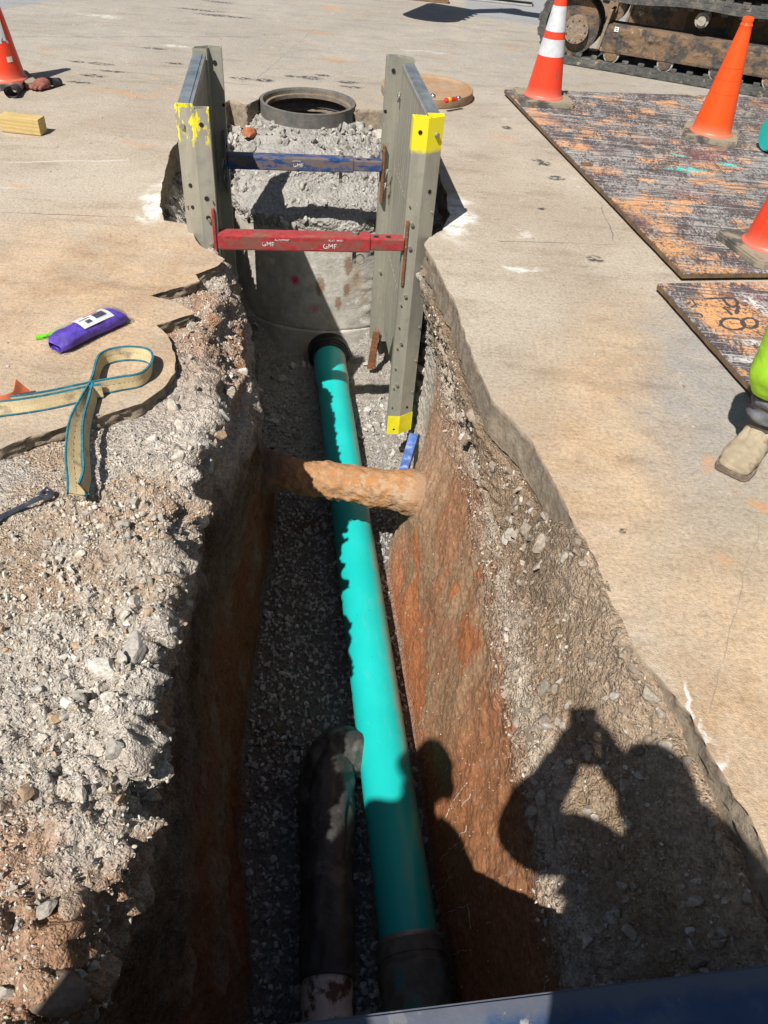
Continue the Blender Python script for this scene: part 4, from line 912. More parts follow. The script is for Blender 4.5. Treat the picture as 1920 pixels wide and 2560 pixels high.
c2t = at(1640, 725, .01); p2 = plate(c2t - v1 * 1.6, 2.3, 1.6, M_PL2, 'nearer steel plate with the hand scrawled mark P-8 in its orange paint', [])
oc = tag(empty('green_pipe_offcut', tuple(at(1912, 388, PT) + np.array([0, .07, .112]))), 'short green pipe offcut lying on the large steel plate at the right edge', 'pipe')
bm = bmesh.new(); tube(bm, [u1 * x for x in (0, .02, .3, .6)], [.100, .107, .107, .107], 40); obj('pipe_barrel', bm, M_PIPE, oc, True, rad(40))
# scrawled marks, cut through the paint to dark steel
M_SCRAWL = simple('dark_scrawl', (.06, .05, .05), .8, 0, .3, 60)
def c7(x, y): return at(1500 + x * .2713, 660 + y * .2713, PT)
def stroke(pts, w_=.0045):
    P_ = [c7(*p) + np.array([0, 0, .0008]) for p in pts]; P_ = smooth_pts(P_, 5); bm = bmesh.new(); prev = None
    for i, p in enumerate(P_):
        d = P_[min(i + 1, len(P_) - 1)] - P_[max(i - 1, 0)]; d /= np.linalg.norm(d) + 1e-9; n_ = np.array([-d[1], d[0], 0]) * w_ * random.uniform(.75, 1.25)
        cur = [bm.verts.new(p + n_), bm.verts.new(p + np.array([0, 0, .0006])), bm.verts.new(p - n_)]
        if prev:
            for k in range(2): bm.faces.new((prev[k], prev[k + 1], cur[k + 1], cur[k]))
        prev = cur
    return bm
def circ(cx, cy, rx, ry, rot=0, a0=0, a1=6.5, n=14):
    return [(cx + rx * math.cos(a) * math.cos(rot) - ry * math.sin(a) * math.sin(rot), cy + rx * math.cos(a) * math.sin(rot) + ry * math.sin(a) * math.cos(rot)) for a in np.linspace(a0, a1, n)]
for pts in ([(955, 322), (1080, 318), (1215, 312)], [(1110, 320), (1215, 310), (1262, 345), (1255, 390), (1200, 392), (1158, 355), (1135, 322)], [(1130, 400), (1170, 425), (1215, 470)], [(1140, 395), (1195, 405)], [(1275, 385), (1255, 460)],
            circ(1225, 553, 112, 52, .12), circ(1378, 545, 72, 46, .1), [(850, 330), (892, 395)], [(780, 452), (860, 455), (935, 462)], [(870, 460), (925, 460), (940, 490), (895, 485)], [(835, 350), (800, 372)], [(870, 385), (835, 400)]):
    obj('scrawled_mark', stroke(pts, .0075 if abs(pts[0][0] - 850) > 90 else .0045), M_SCRAWL, p2)

# ================================================================== MANHOLE COVER AND TOOLS ON IT
lc = (.035, 6.36)
ld = tag(empty('manhole_cover', (*lc, 0), .3), 'round rusty manhole cover lying on the pavement behind the right panel', 'manhole cover')
bm = bmesh.new(); r = lathe(bm, [(.338, .003), (.342, .012), (.342, .062), (.336, .067), (.322, .066), (.316, .052), (.20, .050), (.10, .051), (.03, .050)], 72); fill(bm, r[-1]); obj('cover_disc', bm, M_LID, ld, True, rad(35))
bm = bmesh.new(); box(bm, (-.24, .02, .056), (.05, .022, .008), .003); obj('pick_slot_block', bm, M_HOLE_SHADE, ld)  # raised block; the slot's shade is only its black colour
sz = .067
M_HRED = simple('red_tool_handle', (.55, .025, .02), .4); M_HYEL = simple('yellow_tool_grip', (.75, .5, .02), .4); M_CHR = simple('chrome_steel', (.5, .5, .5), .25, .9)
p = at(1112, 252, sz + .012); q = at(1156, 244, sz + .014); d = (q - p) / np.linalg.norm(q - p)
sdv = tag(empty('screwdriver', p), 'red and yellow handled stubby tool lying on the rusty cover', 'hand tool')
bm = bmesh.new(); tube(bm, [d * s for s in (0, .01, .05, .09, .115)], [.010, .017, .014, .016, .012], 14); obj('handle', bm, M_HRED, sdv, True, rad(40))
bm = bmesh.new(); tube(bm, [d * s for s in (.025, .03, .05, .055)], [.0155, .0175, .0168, .0150], 14); obj('grip_band', bm, M_HYEL, sdv, True)
bm = bmesh.new(); tube(bm, [d * s for s in (.115, .12, .145, .15)], [.010, .017, .015, .008], 14); obj('steel_cap', bm, M_CHR, sdv, True)
p = at(1082, 243, .05 + .02); bl_ = tag(empty('chrome_socket', p), 'small shiny chrome socket lying on the rusty cover', 'socket')
bm = bmesh.new(); lathe(bm, [(.0005, -.018), (.017, -.016), (.022, 0), (.020, .014), (.012, .022), (.0005, .023)], 20); obj('socket_body', bm, M_CHR, bl_, True)
bm = bmesh.new(); cyl(bm, (.008, -.012, -.013), (.030, -.02, -.0132), .007, n=12); obj('socket_stub', bm, M_HRED, bl_, True)

# ================================================================== WOOD BLOCK
a = at(8, 331); b = at(99, 341); c_ = at(121, 333); d = (b - a) / np.linalg.norm(b - a); e = np.array([-d[1], d[0], 0]); W_ = .09; Ln = np.linalg.norm(b - a) + .02
wbk = tag(empty('wood_block', tuple((a + b) / 2 + e * W_ / 2), math.atan2(d[1], d[0])), 'short cut end of pale yellow square timber on the pavement', 'wood block')
def wood_mat():
    t = NT('pale_yellow_pine'); P = t.co(); w_ = t.n('ShaderNodeTexWave'); w_.wave_type = 'BANDS'; w_.bands_direction = 'Z'; w_.inputs['Scale'].default_value = 14; w_.inputs['Distortion'].default_value = 5; w_.inputs['Detail'].default_value = 3
    t.t.links.new(t.map(P, sc=(.25, 1, 1.2)), w_.inputs['Vector']); c = t.mix(w_.outputs['Fac'], (.56, .43, .19), (.46, .33, .13)); c = t.mix(t.ramp(t.noise(20, 4, .6), .5, .7, 0, .4), c, (.36, .25, .11)); return t.fin(c, .75, 0, t.bump(t.noise(50, 4, .6, v=t.map(P, sc=(.2, 1, 1))), .3, .003), .3)
bm = bmesh.new(); box(bm, (0, 0, .0465), (Ln, W_, .09), .006); obj('timber', bm, wood_mat(), wbk)

# ================================================================== GLOVES
M_GCUFF = simple('grey_rubber_cuff', (.10, .105, .115), .6, 0, .3, 30); M_GPALM = simple('rust_brown_glove', (.21, .075, .055), .85, 0, .35, 60, .006, 90)
def glove(label, p0, p1, pk_, fingers, cuff, flip, cr_=(.043, .040, .036, .033, .034)):
    p0 = np.array(p0); t = tag(empty('work_glove', p0), label, 'glove', 'pair of dropped gloves')
    d = np.array(p1) - p0; L_ = np.linalg.norm(d); d /= L_; s = np.array([-d[1], d[0], 0])
    bm = bmesh.new(); R_ = tube(bm, [d * x + np.array([0, 0, z]) for x, z in cuff], list(cr_), 20, False)
    q = bmesh.ops.solidify(bm, geom=bm.faces[:], thickness=.004); bmesh.ops.scale(bm, vec=(1, 1, .85), verts=bm.verts); obj('cuff', bm, M_GCUFF, t, True)
    me = bpy.data.meshes.new('glove_hand'); V = []; E_ = []; Rr = []
    def add(p, r): V.append(tuple(p)); Rr.append(r); return len(V) - 1
    x0 = cuff[-1][0]; a0 = add(d * x0 + np.array([0, 0, .032]), .030 * pk_); a1 = add(d * (x0 + .04) + np.array([0, 0, .034]), .038 * pk_); a2 = add(d * (x0 + .075) + np.array([0, 0, .032]), .034 * pk_); E_ += [(a0, a1), (a1, a2)]
    for (lat, pts) in fingers:
        k = a2 if lat[1] else a1
        for (x, y, z) in pts:
            n_ = add(d * (x0 + x) + s * y * flip + np.array([0, 0, z]), .0145); E_.append((k, n_)); k = n_
    me.from_pydata(V, E_, []); o = bpy.data.objects.new('glove_hand', me); link(o, t); o.modifiers.new('skin', 'SKIN')
    for i, v in enumerate(me.skin_vertices[0].data): v.radius = (Rr[i], Rr[i] * .75); v.use_root = i == 1
    o.modifiers.new('sub', 'SUBSURF').levels = 2; o.modifiers['sub'].render_levels = 2
    dg = bpy.context.evaluated_depsgraph_get(); m2 = bpy.data.meshes.new_from_object(o.evaluated_get(dg)); o.modifiers.clear(); o.data = m2; m2.name = 'glove_hand'; m2.materials.append(M_GPALM)
    for f in m2.polygons: f.use_smooth = True
cf = [(0, .042), (.03, .042), (.065, .040), (.10, .036), (.125, .034)]
fg = [((0, 1), [(.095, -.032, .03), (.125, -.036, .022), (.14, -.036, .014)]), ((0, 1), [(.10, -.010, .032), (.135, -.012, .024), (.150, -.012, .014)]), ((0, 1), [(.10, .012, .030), (.132, .014, .022), (.146, .014, .014)]), ((0, 1), [(.092, .032, .026), (.115, .036, .018), (.125, .037, .013)]), ((1, 0), [(.055, -.050, .026), (.085, -.066, .018), (.10, -.07, .014)])]
glove('nearer brown glove with its grey cuff opening towards the camera', at(30, 246), at(72, 208), 1.1, fg, cf, -1)
glove('farther brown glove with curled fingers lying against the cone base', at(150, 212), at(75, 231), 1.45, fg, [(0, .022), (.03, .024), (.06, .028), (.09, .032)], 1, (.030, .034, .036, .040))

# ================================================================== STRAP PACKAGE AND MARKER
pk = tag(empty('packaged_strap', tuple(at(225, 838))), 'purple strap folded in clear plastic with a white printed label', 'package')
a = at(140, 885); b = at(305, 805); d = (b - a) / np.linalg.norm(b - a); e = np.array([-d[1], d[0], 0]); Lp = np.linalg.norm(b - a); pc = at(225, 838)
A = math.atan2(d[1], d[0])
n1_, n2_ = 60, 36; V = []
for i in range(n1_ + 1):
    for j in range(n2_):
        u = -1 + 2 * i / n1_; an = 2 * PI * j / n2_; wv = .050 * (1 - .10 * math.cos(u * 2.2)) * (1 - .35 * abs(u) ** 8); hh = .030 * (1 - .45 * u ** 6)
        cx, cz = math.cos(an), math.sin(an); cx = abs(cx) ** .6 * math.copysign(1, cx); cz = abs(cz) ** .7 * math.copysign(1, cz)
        V.append((u * Lp / 2, cx * wv, hh + cz * hh * .96))
V = np.array(V); V[:, 2] = np.maximum(V[:, 2] + .004 * fbm(V * [1, .5, 1], .03, 3, .6, 3) + .005 * ridged(V * [.6, 1, 1], .05, 2, 6), .002); V[:, 1] += .006 * fbm(V, .05, 3, .5, 8)
i = np.arange((n1_ + 1) * n2_).reshape(n1_ + 1, n2_); F = np.stack([i[:-1], np.roll(i[:-1], -1, 1), np.roll(i[1:], -1, 1), i[1:]], -1).reshape(-1, 4)
M_PURP = simple('purple_webbing', (.105, .06, .42), .6, 0, .4, 30, .006, 60)
pk.rotation_euler = (0, 0, A)
b1 = np_obj('strap_bundle', V, F, M_PURP, pk, smooth=True)
t = NT('clear_wrapper'); t.fin((.75, .75, .8), .08); t.b.inputs['Transmission Weight'].default_value = 1.0; t.b.inputs['IOR'].default_value = 1.08; t.b.inputs['Alpha'].default_value = .35; M_CLEAR = t.m
V2 = V.copy(); V2[:, 1] *= 1.10; V2[:, 2] = .002 + (V2[:, 2] - .002) * 1.10 + .003 + .004 * np.abs(fbm(V2, .035, 3, .6, 18)); u_ = V2[:, 0] / (Lp / 2); V2[:, 0] *= 1.07; V2[:, 2] *= np.where(np.abs(u_) > .93, .35, 1)
np_obj('clear_wrapper', V2, F, M_CLEAR, pk, smooth=True)
M_PAPER = simple('white_label_paper', (.78, .77, .75), .5, 0, .04, 20); M_INKD = simple('dark_print', (.06, .055, .08), .6, 0, .5, 80); M_INKR = simple('red_print', (.55, .12, .10), .6)
def label_patch(name, u0, u1_, w0, w1, m, lift, parent):
    bm = bmesh.new(); G = []
    for ii in range(13):
        row = []
        for jj in range(9):
            u = u0 + (u1_ - u0) * ii / 12; v = w0 + (w1 - w0) * jj / 8; row.append(bm.verts.new((u * Lp / 2, v, .069 + lift - .012 * abs(u) ** 3 - 5.5 * v * v)))
        G.append(row)
    for ii in range(12):
        for jj in range(8): bm.faces.new((G[ii][jj], G[ii + 1][jj], G[ii + 1][jj + 1], G[ii][jj + 1]))
    return obj(name, bm, m, parent, True)
lb = label_patch('paper_label', -.28, .62, -.040, .036, M_PAPER, 0, pk)
label_patch('printed_block', .18, .50, -.022, .012, M_INKD, .0012, lb); label_patch('printed_block', -.10, .05, -.026, -.008, M_INKD, .0012, lb); label_patch('printed_line', .0, .42, .018, .026, M_INKR, .0012, lb); label_patch('printed_line', -.2, .1, .002, .006, M_INKD, .0012, lb)
a = at(93, 848); b = at(175, 836); d = b - a; mk = tag(empty('green_marker', tuple((a + b) / 2), math.atan2(d[1], d[0])), 'flat lime green carpenter pencil poking out under the purple package', 'pencil')
bm = bmesh.new(); box(bm, (.04, 0, .0075), (np.linalg.norm(d) + .09, .019, .011), .0015); obj('pencil_body', bm, simple('lime_green_paint', (.16, .62, .03), .45, 0, .06), mk)
bm = bmesh.new(); box(bm, (-.02, -.0098, .0085), (.035, .0008, .004)); obj('printed_line', bm, M_INKD, mk)

# ================================================================== LIFTING SLING
def web_mat():
    t = NT('soiled_yellow_webbing'); f = t.noise(9, 6, .7); c = t.mix(t.ramp(f, .3, .7), (.50, .40, .22), (.60, .50, .30)); c = t.mix(t.ramp(t.noise(13, 6, .7), .54, .70, 0, .8), c, (.20, .165, .12)); c = t.mix(t.ramp(t.noise(160, 2, .5), .45, .6, 0, .25), c, (.34, .27, .16))
    return t.fin(c, .85, 0, t.bump(t.noise(180, 2, .5), .5, .003), .2)
M_WEB = web_mat(); M_TEALW = simple('teal_web_edge', (.02, .16, .22), .8, 0, .35, 50, .003, 150); M_STITCH = simple('dark_stitching', (.08, .07, .06), .9); M_ORTAG = simple('orange_vinyl_tag', (.66, .17, .07), .5, 0, .12, 10, dirt=(.4, .1, .05), dirt_lo=.6)
sl = tag(empty('lifting_sling', (0, 0, 0)), 'soiled yellow webbing sling with teal edges lying looped on the left bank', 'lifting sling')
def ribbon(path, wid, th=.005):
    # path: (px, py, tilt, lift) ; tilt 0 = standing on edge, 90 = lying flat
    P_ = [at(p[0], p[1]) + np.array([0, 0, p[3] if len(p) > 3 else .003]) for p in path]; T_ = [p[2] for p in path]
    P_ = smooth_pts(P_, 10); T_ = [x[0] for x in smooth_pts([(t_,) for t_ in T_], 10)]
    V, Fm, mi = [], [], []; cs = [0, .10, .5, .90, 1.0]; n = len(P_)
    for k in range(n):
        d = P_[min(k + 1, n - 1)] - P_[max(k - 1, 0)]; d[2] = 0; d /= np.linalg.norm(d) + 1e-9; s = np.array([-d[1], d[0], 0]); a_ = rad(T_[k]); wv = math.cos(a_) * np.array([0, 0, 1]) + math.sin(a_) * s; nn = np.cross(d, wv)
        for sgn in (1, -1):
            for c_ in cs: V.append(P_[k] + wv * wid * c_ + nn * sgn * (th / 2 + (.0012 if c_ in (0, 1.0, .10, .90) else 0)))
    m = len(cs)
    for k in range(n - 1):
        o0, o1 = k * 2 * m, (k + 1) * 2 * m
        for j in range(m - 1):
            Fm.append((o0 + j, o0 + j + 1, o1 + j + 1, o1 + j)); mi.append(1 if j in (0, m - 2) else 0)
            Fm.append((o0 + m + j, o1 + m + j, o1 + m + j + 1, o0 + m + j + 1)); mi.append(1 if j in (0, m - 2) else 0)
        Fm.append((o0, o1, o1 + m, o0 + m)); mi.append(1); Fm.append((o0 + m - 1, o0 + 2 * m - 1, o1 + 2 * m - 1, o1 + m - 1)); mi.append(1)
    stitch = [(P_[k], T_[k]) for k in range(n)]
    return V, Fm, mi, stitch
loop = [(-60, 1050, 20), (0, 1035, 18), (60, 1027, 14), (130, 1015, 12), (220, 995, 10), (300, 978, 5), (350, 968, 0), (372, 950, -6), (379, 925, -12), (368, 908, -14), (330, 902, -12), (290, 906, -10), (262, 918, -8), (250, 940, -6), (246, 965, -8), (240, 990, -14), (226, 1030, -25, .008), (208, 1080, -40, .006), (205, 1150, -52), (214, 1215, -60), (216, 1243, -66)]
V, Fm, mi, st = ribbon(loop, .055); np_obj('webbing_strip', V, Fm, [M_WEB, M_TEALW], sl, mi=mi, smooth=False)
loop2 = [(-60, 1054, 26), (0, 1040, 20), (60, 1032, 16), (130, 1020, 14), (220, 1000, 12), (262, 992, 8)]
V, Fm, mi, s2 = ribbon(loop2, .052); np_obj('webbing_strip', np.array(V) + [0, -.008, 0], Fm, [M_WEB, M_TEALW], sl, mi=mi)
loop3 = [(242, 985, -10, .004), (236, 1020, -14, .004), (222, 1080, -16), (220, 1140, -15), (224, 1200, -16), (218, 1238, -22)]
V, Fm, mi, s3 = ribbon(loop3, .050); np_obj('webbing_strip', np.array(V) + [.004, 0, 0], Fm, [M_WEB, M_TEALW], sl, mi=mi)
# dashed stitching along the middle of the web
bm = bmesh.new()
for (path_, sg, offs) in ((st, 1, (0, 0, 0)),):
    for k in range(6, len(path_) - 3, 2):
        p, T_ = path_[k]; q = path_[k + 1][0]; d = q - p; d[2] = 0; ln = np.linalg.norm(d); d /= ln + 1e-9; s = np.array([-d[1], d[0], 0]); a_ = rad(T_); wv = math.cos(a_) * np.array([0, 0, 1]) + math.sin(a_) * s; nn = np.cross(d, wv)
        for sgn in (1, -1):
            c0 = p + wv * .029 + nn * sgn * .0032; L_ = min(ln, .018)
            vs = [bm.verts.new(c0 + d * L_ * x + wv * y) for x, y in ((0, -.0008), (.7, -.0008), (.7, .0008), (0, .0008))]; bm.faces.new(vs)
tag(obj('stitching', bm, M_STITCH, sl))
V, Fm, mi, s4 = ribbon([(-70, 1052, 22, .010), (0, 1034, 20, .010), (40, 1026, 22, .010), (68, 1013, 30, .012), (84, 990, 40, .03)], .055, .002); np_obj('orange_tag', np.array(V) + [0, -.016, .003], Fm, [M_ORTAG, M_ORTAG], sl, mi=mi)
V, Fm, mi, s5 = ribbon([(60, 1026, 15), (80, 1022, 14), (101, 1018, 13)], .056, .010); np_obj('dark_sewn_patch', V, Fm, [simple('dark_red_patch', (.10, .05, .045), .8), M_TEALW], sl, mi=[0] * len(mi))

# ================================================================== WRENCH
a = at(112, 1219); b = at(-40, 1292); d = (b - a) / np.linalg.norm(b - a); Lw = np.linalg.norm(b - a); zt = -.035
wr_ = tag(empty('wrench', (a[0], a[1], zt), math.atan2(d[1], d[0])), 'dark steel ratchet ring wrench lying on the gravel bank', 'wrench')
M_WR = simple('dark_chrome_wrench', (.16, .18, .23), .32, .8, .3, 30, dirt=(.45, .42, .38), dirt_sc=25, dirt_lo=.62)
bm = bmesh.new(); prism(bm, [(.018, -.0085), (.05, -.0065), (.10, -.0065), (Lw, -.0085), (Lw, .0085), (.10, .0065), (.05, .0065), (.018, .0085)], .004, .011); obj('shank', bm, M_WR, wr_)
bm = bmesh.new(); R_ = lathe(bm, [(.011, .001), (.019, .001), (.021, .004), (.021, .013), (.019, .016), (.012, .016), (.011, .015), (.011, .001)], 28); bmesh.ops.remove_doubles(bm, verts=bm.verts, dist=1e-5); obj('ring_head', bm, M_WR, wr_, True, rad(35))

# ================================================================== BLUE STEEL PLATE UNDER THE PHOTOGRAPHER
def blue_mat():
    t = NT('navy_blue_painted_steel'); f = t.noise(5, 6, .65); g = t.noise(35, 6, .7); c = t.mix(t.ramp(f, .3, .7), (.022, .045, .105), (.038, .068, .14))
    c = t.mix(t.ramp(t.noise(8, 7, .75), .60, .66, 0, .9), c, (.34, .33, .31)); c = t.mix(t.ramp(g, .66, .72, 0, .7), c, (.40, .39, .37)); c = t.mix(t.ramp(f, .55, .7, 0, .35), c, (.20, .19, .19))
    y = t.sep(t.co())[1]; wob = t.math('MULTIPLY', t.math('SUBTRACT', t.noise(14, 5, .7), .5), .07); m = t.ramp(t.math('ADD', y, wob), -.050, -.020)
    c = t.mix(t.math('MULTIPLY', m, .8), c, (.10, .105, .125)); return t.fin(c, t.ramp(g, .3, .7, .4, .6), .0, t.bump(g, .3, .004), .4)
ea = at(700, 2560, .05); eb = at(1920, 2410, .05); ed = (eb - ea) / np.linalg.norm(eb - ea); eang = math.atan2(ed[1], ed[0])
pz = .022
bpl = tag(empty('steel_plate', (ea[0], ea[1], pz), eang), 'navy blue painted steel plate spanning the trench under the people standing at it', 'steel plate')
bm = bmesh.new(); prism(bm, [(-1.5, -1.15), (1.75, -1.15), (1.75, 0), (-1.5, 0)], 0, .028)
es = [e for e in bm.edges if abs(e.verts[0].co.z - e.verts[1].co.z) < 1e-5]; bmesh.ops.bevel(bm, geom=es, offset=.006, segments=3, affect='EDGES')
obj('plate_body', bm, blue_mat(), bpl)
for x in (-1.2, 1.5):
    bm = bmesh.new(); box(bm, (x, -.5, .030), (.09, .14, .006), .002); obj('lifting_lug', bm, M_BLUE, bpl)
PTOP = pz + .028

# ================================================================== PEOPLE
M_SKIN = simple('skin', (.45, .26, .18), .5, 0, .1, 8); M_HIVIS = simple('lime_hi_vis_cloth', (.42, .80, .03), .75, 0, .12, 8, .004, 30, dirt=(.22, .36, .04), dirt_sc=7, dirt_lo=.60)
M_NAVY = simple('navy_cloth', (.03, .04, .07), .85, 0, .2, 20); M_JEAN = simple('faded_grey_jeans', (.12, .125, .135), .9, 0, .35, 22, .004, 150, dirt=(.22, .19, .16), dirt_sc=9, dirt_lo=.55)
M_BOOT = simple('dusty_tan_leather', (.34, .28, .19), .85, 0, .25, 10, .005, 45, dirt=(.19, .135, .085), dirt_sc=14, dirt_lo=.50); M_BSHAFT = simple('shaded_boot_shaft', (.075, .065, .055), .8, 0, .3, 20, .004, 60); M_SOLE = simple('muddy_boot_sole', (.20, .15, .11), .95, 0, .35, 25, .01, 70)  # boot shaft: shade under the trouser leg put into its darker colour
M_HAT = simple('white_hard_hat', (.75, .75, .73), .35, 0, .05); M_HAIR = simple('dark_hair', (.03, .022, .016), .8); M_PHONE = simple('black_phone', (.01, .01, .012), .25); M_EYE = simple('eye', (.06, .05, .05), .3); M_LIP = simple('lips', (.38, .15, .12), .5)
M_BAND = simple('black_cuff_band', (.012, .012, .013), .8, 0, .3, 30)
SK = dict(skin=0, shirt=1, trouser=2, boot=3, shaft=4, cuff=5)
def v3(*a): return np.array(a, float)
def hand(J, B, tag_, wrist, d, n, curl=.35, thumb=1, scale=1.0):
    """palm with five separate fingers; d along hand, n palm normal (fingers curl toward n)"""
    d = d / np.linalg.norm(d); n = n - d * (n @ d); n /= np.linalg.norm(n); s = np.cross(d, n)
    def pj(nm, p, r, par): J[nm] = (p, r, r * 1.0); B.append((par, nm, 'skin'))
    J[tag_ + 'palm'] = (wrist + d * .045 * scale, .030 * scale, .020 * scale); B.append((tag_ + 'w', tag_ + 'palm', 'skin'))
    for k, (off, ln) in enumerate(((-.030, .070), (-.010, .080), (.011, .075), (.031, .058))):
        r0 = wrist + d * .082 * scale + s * off * scale; pj(f'{tag_}k{k}', r0, .0105 * scale, tag_ + 'palm'); p = r0; par = f'{tag_}k{k}'; a = 0
        for q, f in enumerate((.42, .33, .25)):
            a += curl * (1.0 + .15 * k); dirn = d * math.cos(a) + n * math.sin(a); p = p + dirn * ln * f * scale; pj(f'{tag_}f{k}{q}', p, (.0095 - .001 * q) * scale, par); par = f'{tag_}f{k}{q}'
    t0 = wrist + d * .028 * scale - s * .030 * thumb * scale + n * .008; pj(tag_ + 't0', t0, .013 * scale, tag_ + 'palm')
    t1 = t0 + (d * .6 - s * .55 * thumb + n * .45) * .036 * scale; pj(tag_ + 't1', t1, .011 * scale, tag_ + 't0'); pj(tag_ + 't2', t1 + (d * .8 - s * .1 * thumb + n * .5) * .03 * scale, .0095 * scale, tag_ + 't1')
def figure(label, J, B, root, mats, head, look, hat=True, hair=True, boots=()):
    names = list(J); o0 = J[root][0]; base = tag(empty('person', (o0[0], o0[1], PTOP if boots == () else 0)), label, 'person')
    org = np.array(base.location)
    me = bpy.data.meshes.new('body'); me.from_pydata([tuple(J[n][0] - org) for n in names], [(names.index(a), names.index(b)) for a, b, _ in B], [])
    o = bpy.data.objects.new('body', me); link(o, base); o.modifiers.new('skin', 'SKIN').use_smooth_shade = True
    for i, n in enumerate(names): me.skin_vertices[0].data[i].radius = (J[n][1], J[n][2]); me.skin_vertices[0].data[i].use_root = (n == root)
    m = o.modifiers.new('sub', 'SUBSURF'); m.levels = 2; m.render_levels = 2
    dg = bpy.context.evaluated_depsgraph_get(); m2 = bpy.data.meshes.new_from_object(o.evaluated_get(dg)); o.modifiers.clear(); o.data = m2; m2.name = 'body'
    for k in mats: m2.materials.append(k)
    cen = np.empty(len(m2.polygons) * 3); m2.polygons.foreach_get('center', cen); cen = cen.reshape(-1, 3) + org
    best = np.full(len(cen), 9e9); mi = np.zeros(len(cen), int)
    for a, b, k in B:
        p, q = J[a][0], J[b][0]; d = q - p; t_ = np.clip(((cen - p) @ d) / (d @ d + 1e-9), 0, 1); r = J[a][1] * (1 - t_) + J[b][1] * t_
        ds = np.linalg.norm(cen - p - t_[:, None] * d, axis=1) / (r + .02); w_ = ds < best; best = np.where(w_, ds, best); mi = np.where(w_, SK[k], mi)
    V = np.empty(len(m2.vertices) * 3); m2.vertices.foreach_get('co', V); V = V.reshape(-1, 3)
    m2.polygons.foreach_set('material_index', mi.astype(np.int32)); m2.polygons.foreach_set('use_smooth', np.ones(len(mi), bool))
    vm_ = np.zeros(len(V)); 
    for p_ in m2.polygons:
        if mi[p_.index] in (1, 2, 5):
            for vi in p_.vertices: vm_[vi] = 1
    nr = np.empty(len(V) * 3); m2.vertices.foreach_get('normal', nr); nr = nr.reshape(-1, 3)
    V += nr * (vm_ * (.008 * ridged(V * np.array([1, 1, 1.6]), .09, 3, 4) + .004))[:, None]; m2.vertices.foreach_set('co', V.ravel()); m2.update()
    hc = head - org; f = look / np.linalg.norm(look); s = np.cross(f, [0, 0, 1.]); s /= np.linalg.norm(s); up = np.cross(s, f)
    M = Matrix(((s[0], f[0], up[0], hc[0]), (s[1], f[1], up[1], hc[1]), (s[2], f[2], up[2], hc[2]), (0, 0, 0, 1)))
    def part(nm, bm, mt): bmesh.ops.transform(bm, matrix=M, verts=bm.verts); return obj(nm, bm, mt, base, True)
    for sx in (-1, 1):
        bm = bmesh.new(); bmesh.ops.create_uvsphere(bm, u_segments=12, v_segments=8, radius=.012); bmesh.ops.translate(bm, vec=(sx * .033, .080, .0), verts=bm.verts); part('eye', bm, M_EYE)
    bm = bmesh.new(); bmesh.ops.create_uvsphere(bm, u_segments=12, v_segments=8, radius=1); bmesh.ops.scale(bm, vec=(.024, .010, .007), verts=bm.verts); bmesh.ops.translate(bm, vec=(0, .086, -.062), verts=bm.verts); part('mouth', bm, M_LIP)
    if hat:
        bm = bmesh.new(); lathe(bm, [(.145, .030), (.146, .036), (.125, .040), (.122, .075), (.108, .115), (.075, .142), (.03, .153), (.0005, .154)], 36); lathe(bm, [(.118, .038), (.145, .030)], 36)
        for v in bm.verts:
            if v.co.y > .09 and v.co.z < .04: v.co.y += .035; v.co.z -= .012
            v.co.y *= 1.1
        part('hard_hat', bm, M_HAT)
    if hair:
        bm = bmesh.new(); bmesh.ops.create_uvsphere(bm, u_segments=24, v_segments=16, radius=1); bmesh.ops.scale(bm, vec=(.092, .108, .118), verts=bm.verts)
        bmesh.ops.delete(bm, geom=[v for v in bm.verts if v.co.z < .01 and v.co.y > -.02 or v.co.z < -.075], context='VERTS'); bmesh.ops.translate(bm, vec=(0, -.012, .012), verts=bm.verts); part('hair', bm, M_HAIR)
    return base, org
def head_nodes(J, B, hd, look, neck):
    f = look / np.linalg.norm(look); s = np.cross(f, [0, 0, 1.]); s /= np.linalg.norm(s); u = np.cross(s, f)
    J['neck'] = (neck, .058, .058); J['jaw'] = (hd - u * .070 + f * .012, .066, .078); J['skull'] = (hd + u * .02 - f * .008, .082, .098); J['crown'] = (hd + u * .075 - f * .01, .062, .075)
    J['nose'] = (hd - u * .028 + f * .098, .011, .014)
    for sx, nm in ((-1, 'earL'), (1, 'earR')): J[nm] = (hd + s * sx * .084 - u * .012 - f * .01, .012, .020); B.append(('skull', nm, 'skin'))
    B += [('chest2', 'neck', 'skin'), ('neck', 'jaw', 'skin'), ('jaw', 'skull', 'skin'), ('skull', 'crown', 'skin'), ('skull', 'nose', 'skin')]
def torso(J, B, pel, ch, ch2, shL, shR):
    J['pelvis'] = (pel, .15, .115); J['waist'] = (pel * .5 + ch * .5, .150, .110); J['chest'] = (ch, .165, .118); J['chest2'] = (ch2, .12, .09); J['shL'] = (shL, .072, .072); J['shR'] = (shR, .072, .072)
    B += [('pelvis', 'waist', 'shirt'), ('waist', 'chest', 'shirt'), ('chest', 'chest2', 'shirt'), ('chest', 'shL', 'shirt'), ('chest', 'shR', 'shirt')]
def arm(J, B, sfx, el, wr, cov='shirt', rw=.030, k=1.0):
    J['el' + sfx] = (el, .046 * k, .046 * k); J['h' + sfx + 'w'] = (wr, rw * k, .024 * k)
    sh = J['sh' + sfx][0]; J['ua' + sfx] = ((sh + el) / 2, .054 * k, .054 * k); J['fa' + sfx] = (el * .6 + wr * .4, .042 * k, .042 * k)
    B += [('sh' + sfx, 'ua' + sfx, 'shirt'), ('ua' + sfx, 'el' + sfx, 'shirt'), ('el' + sfx, 'fa' + sfx, cov), ('fa' + sfx, 'h' + sfx + 'w', cov)]
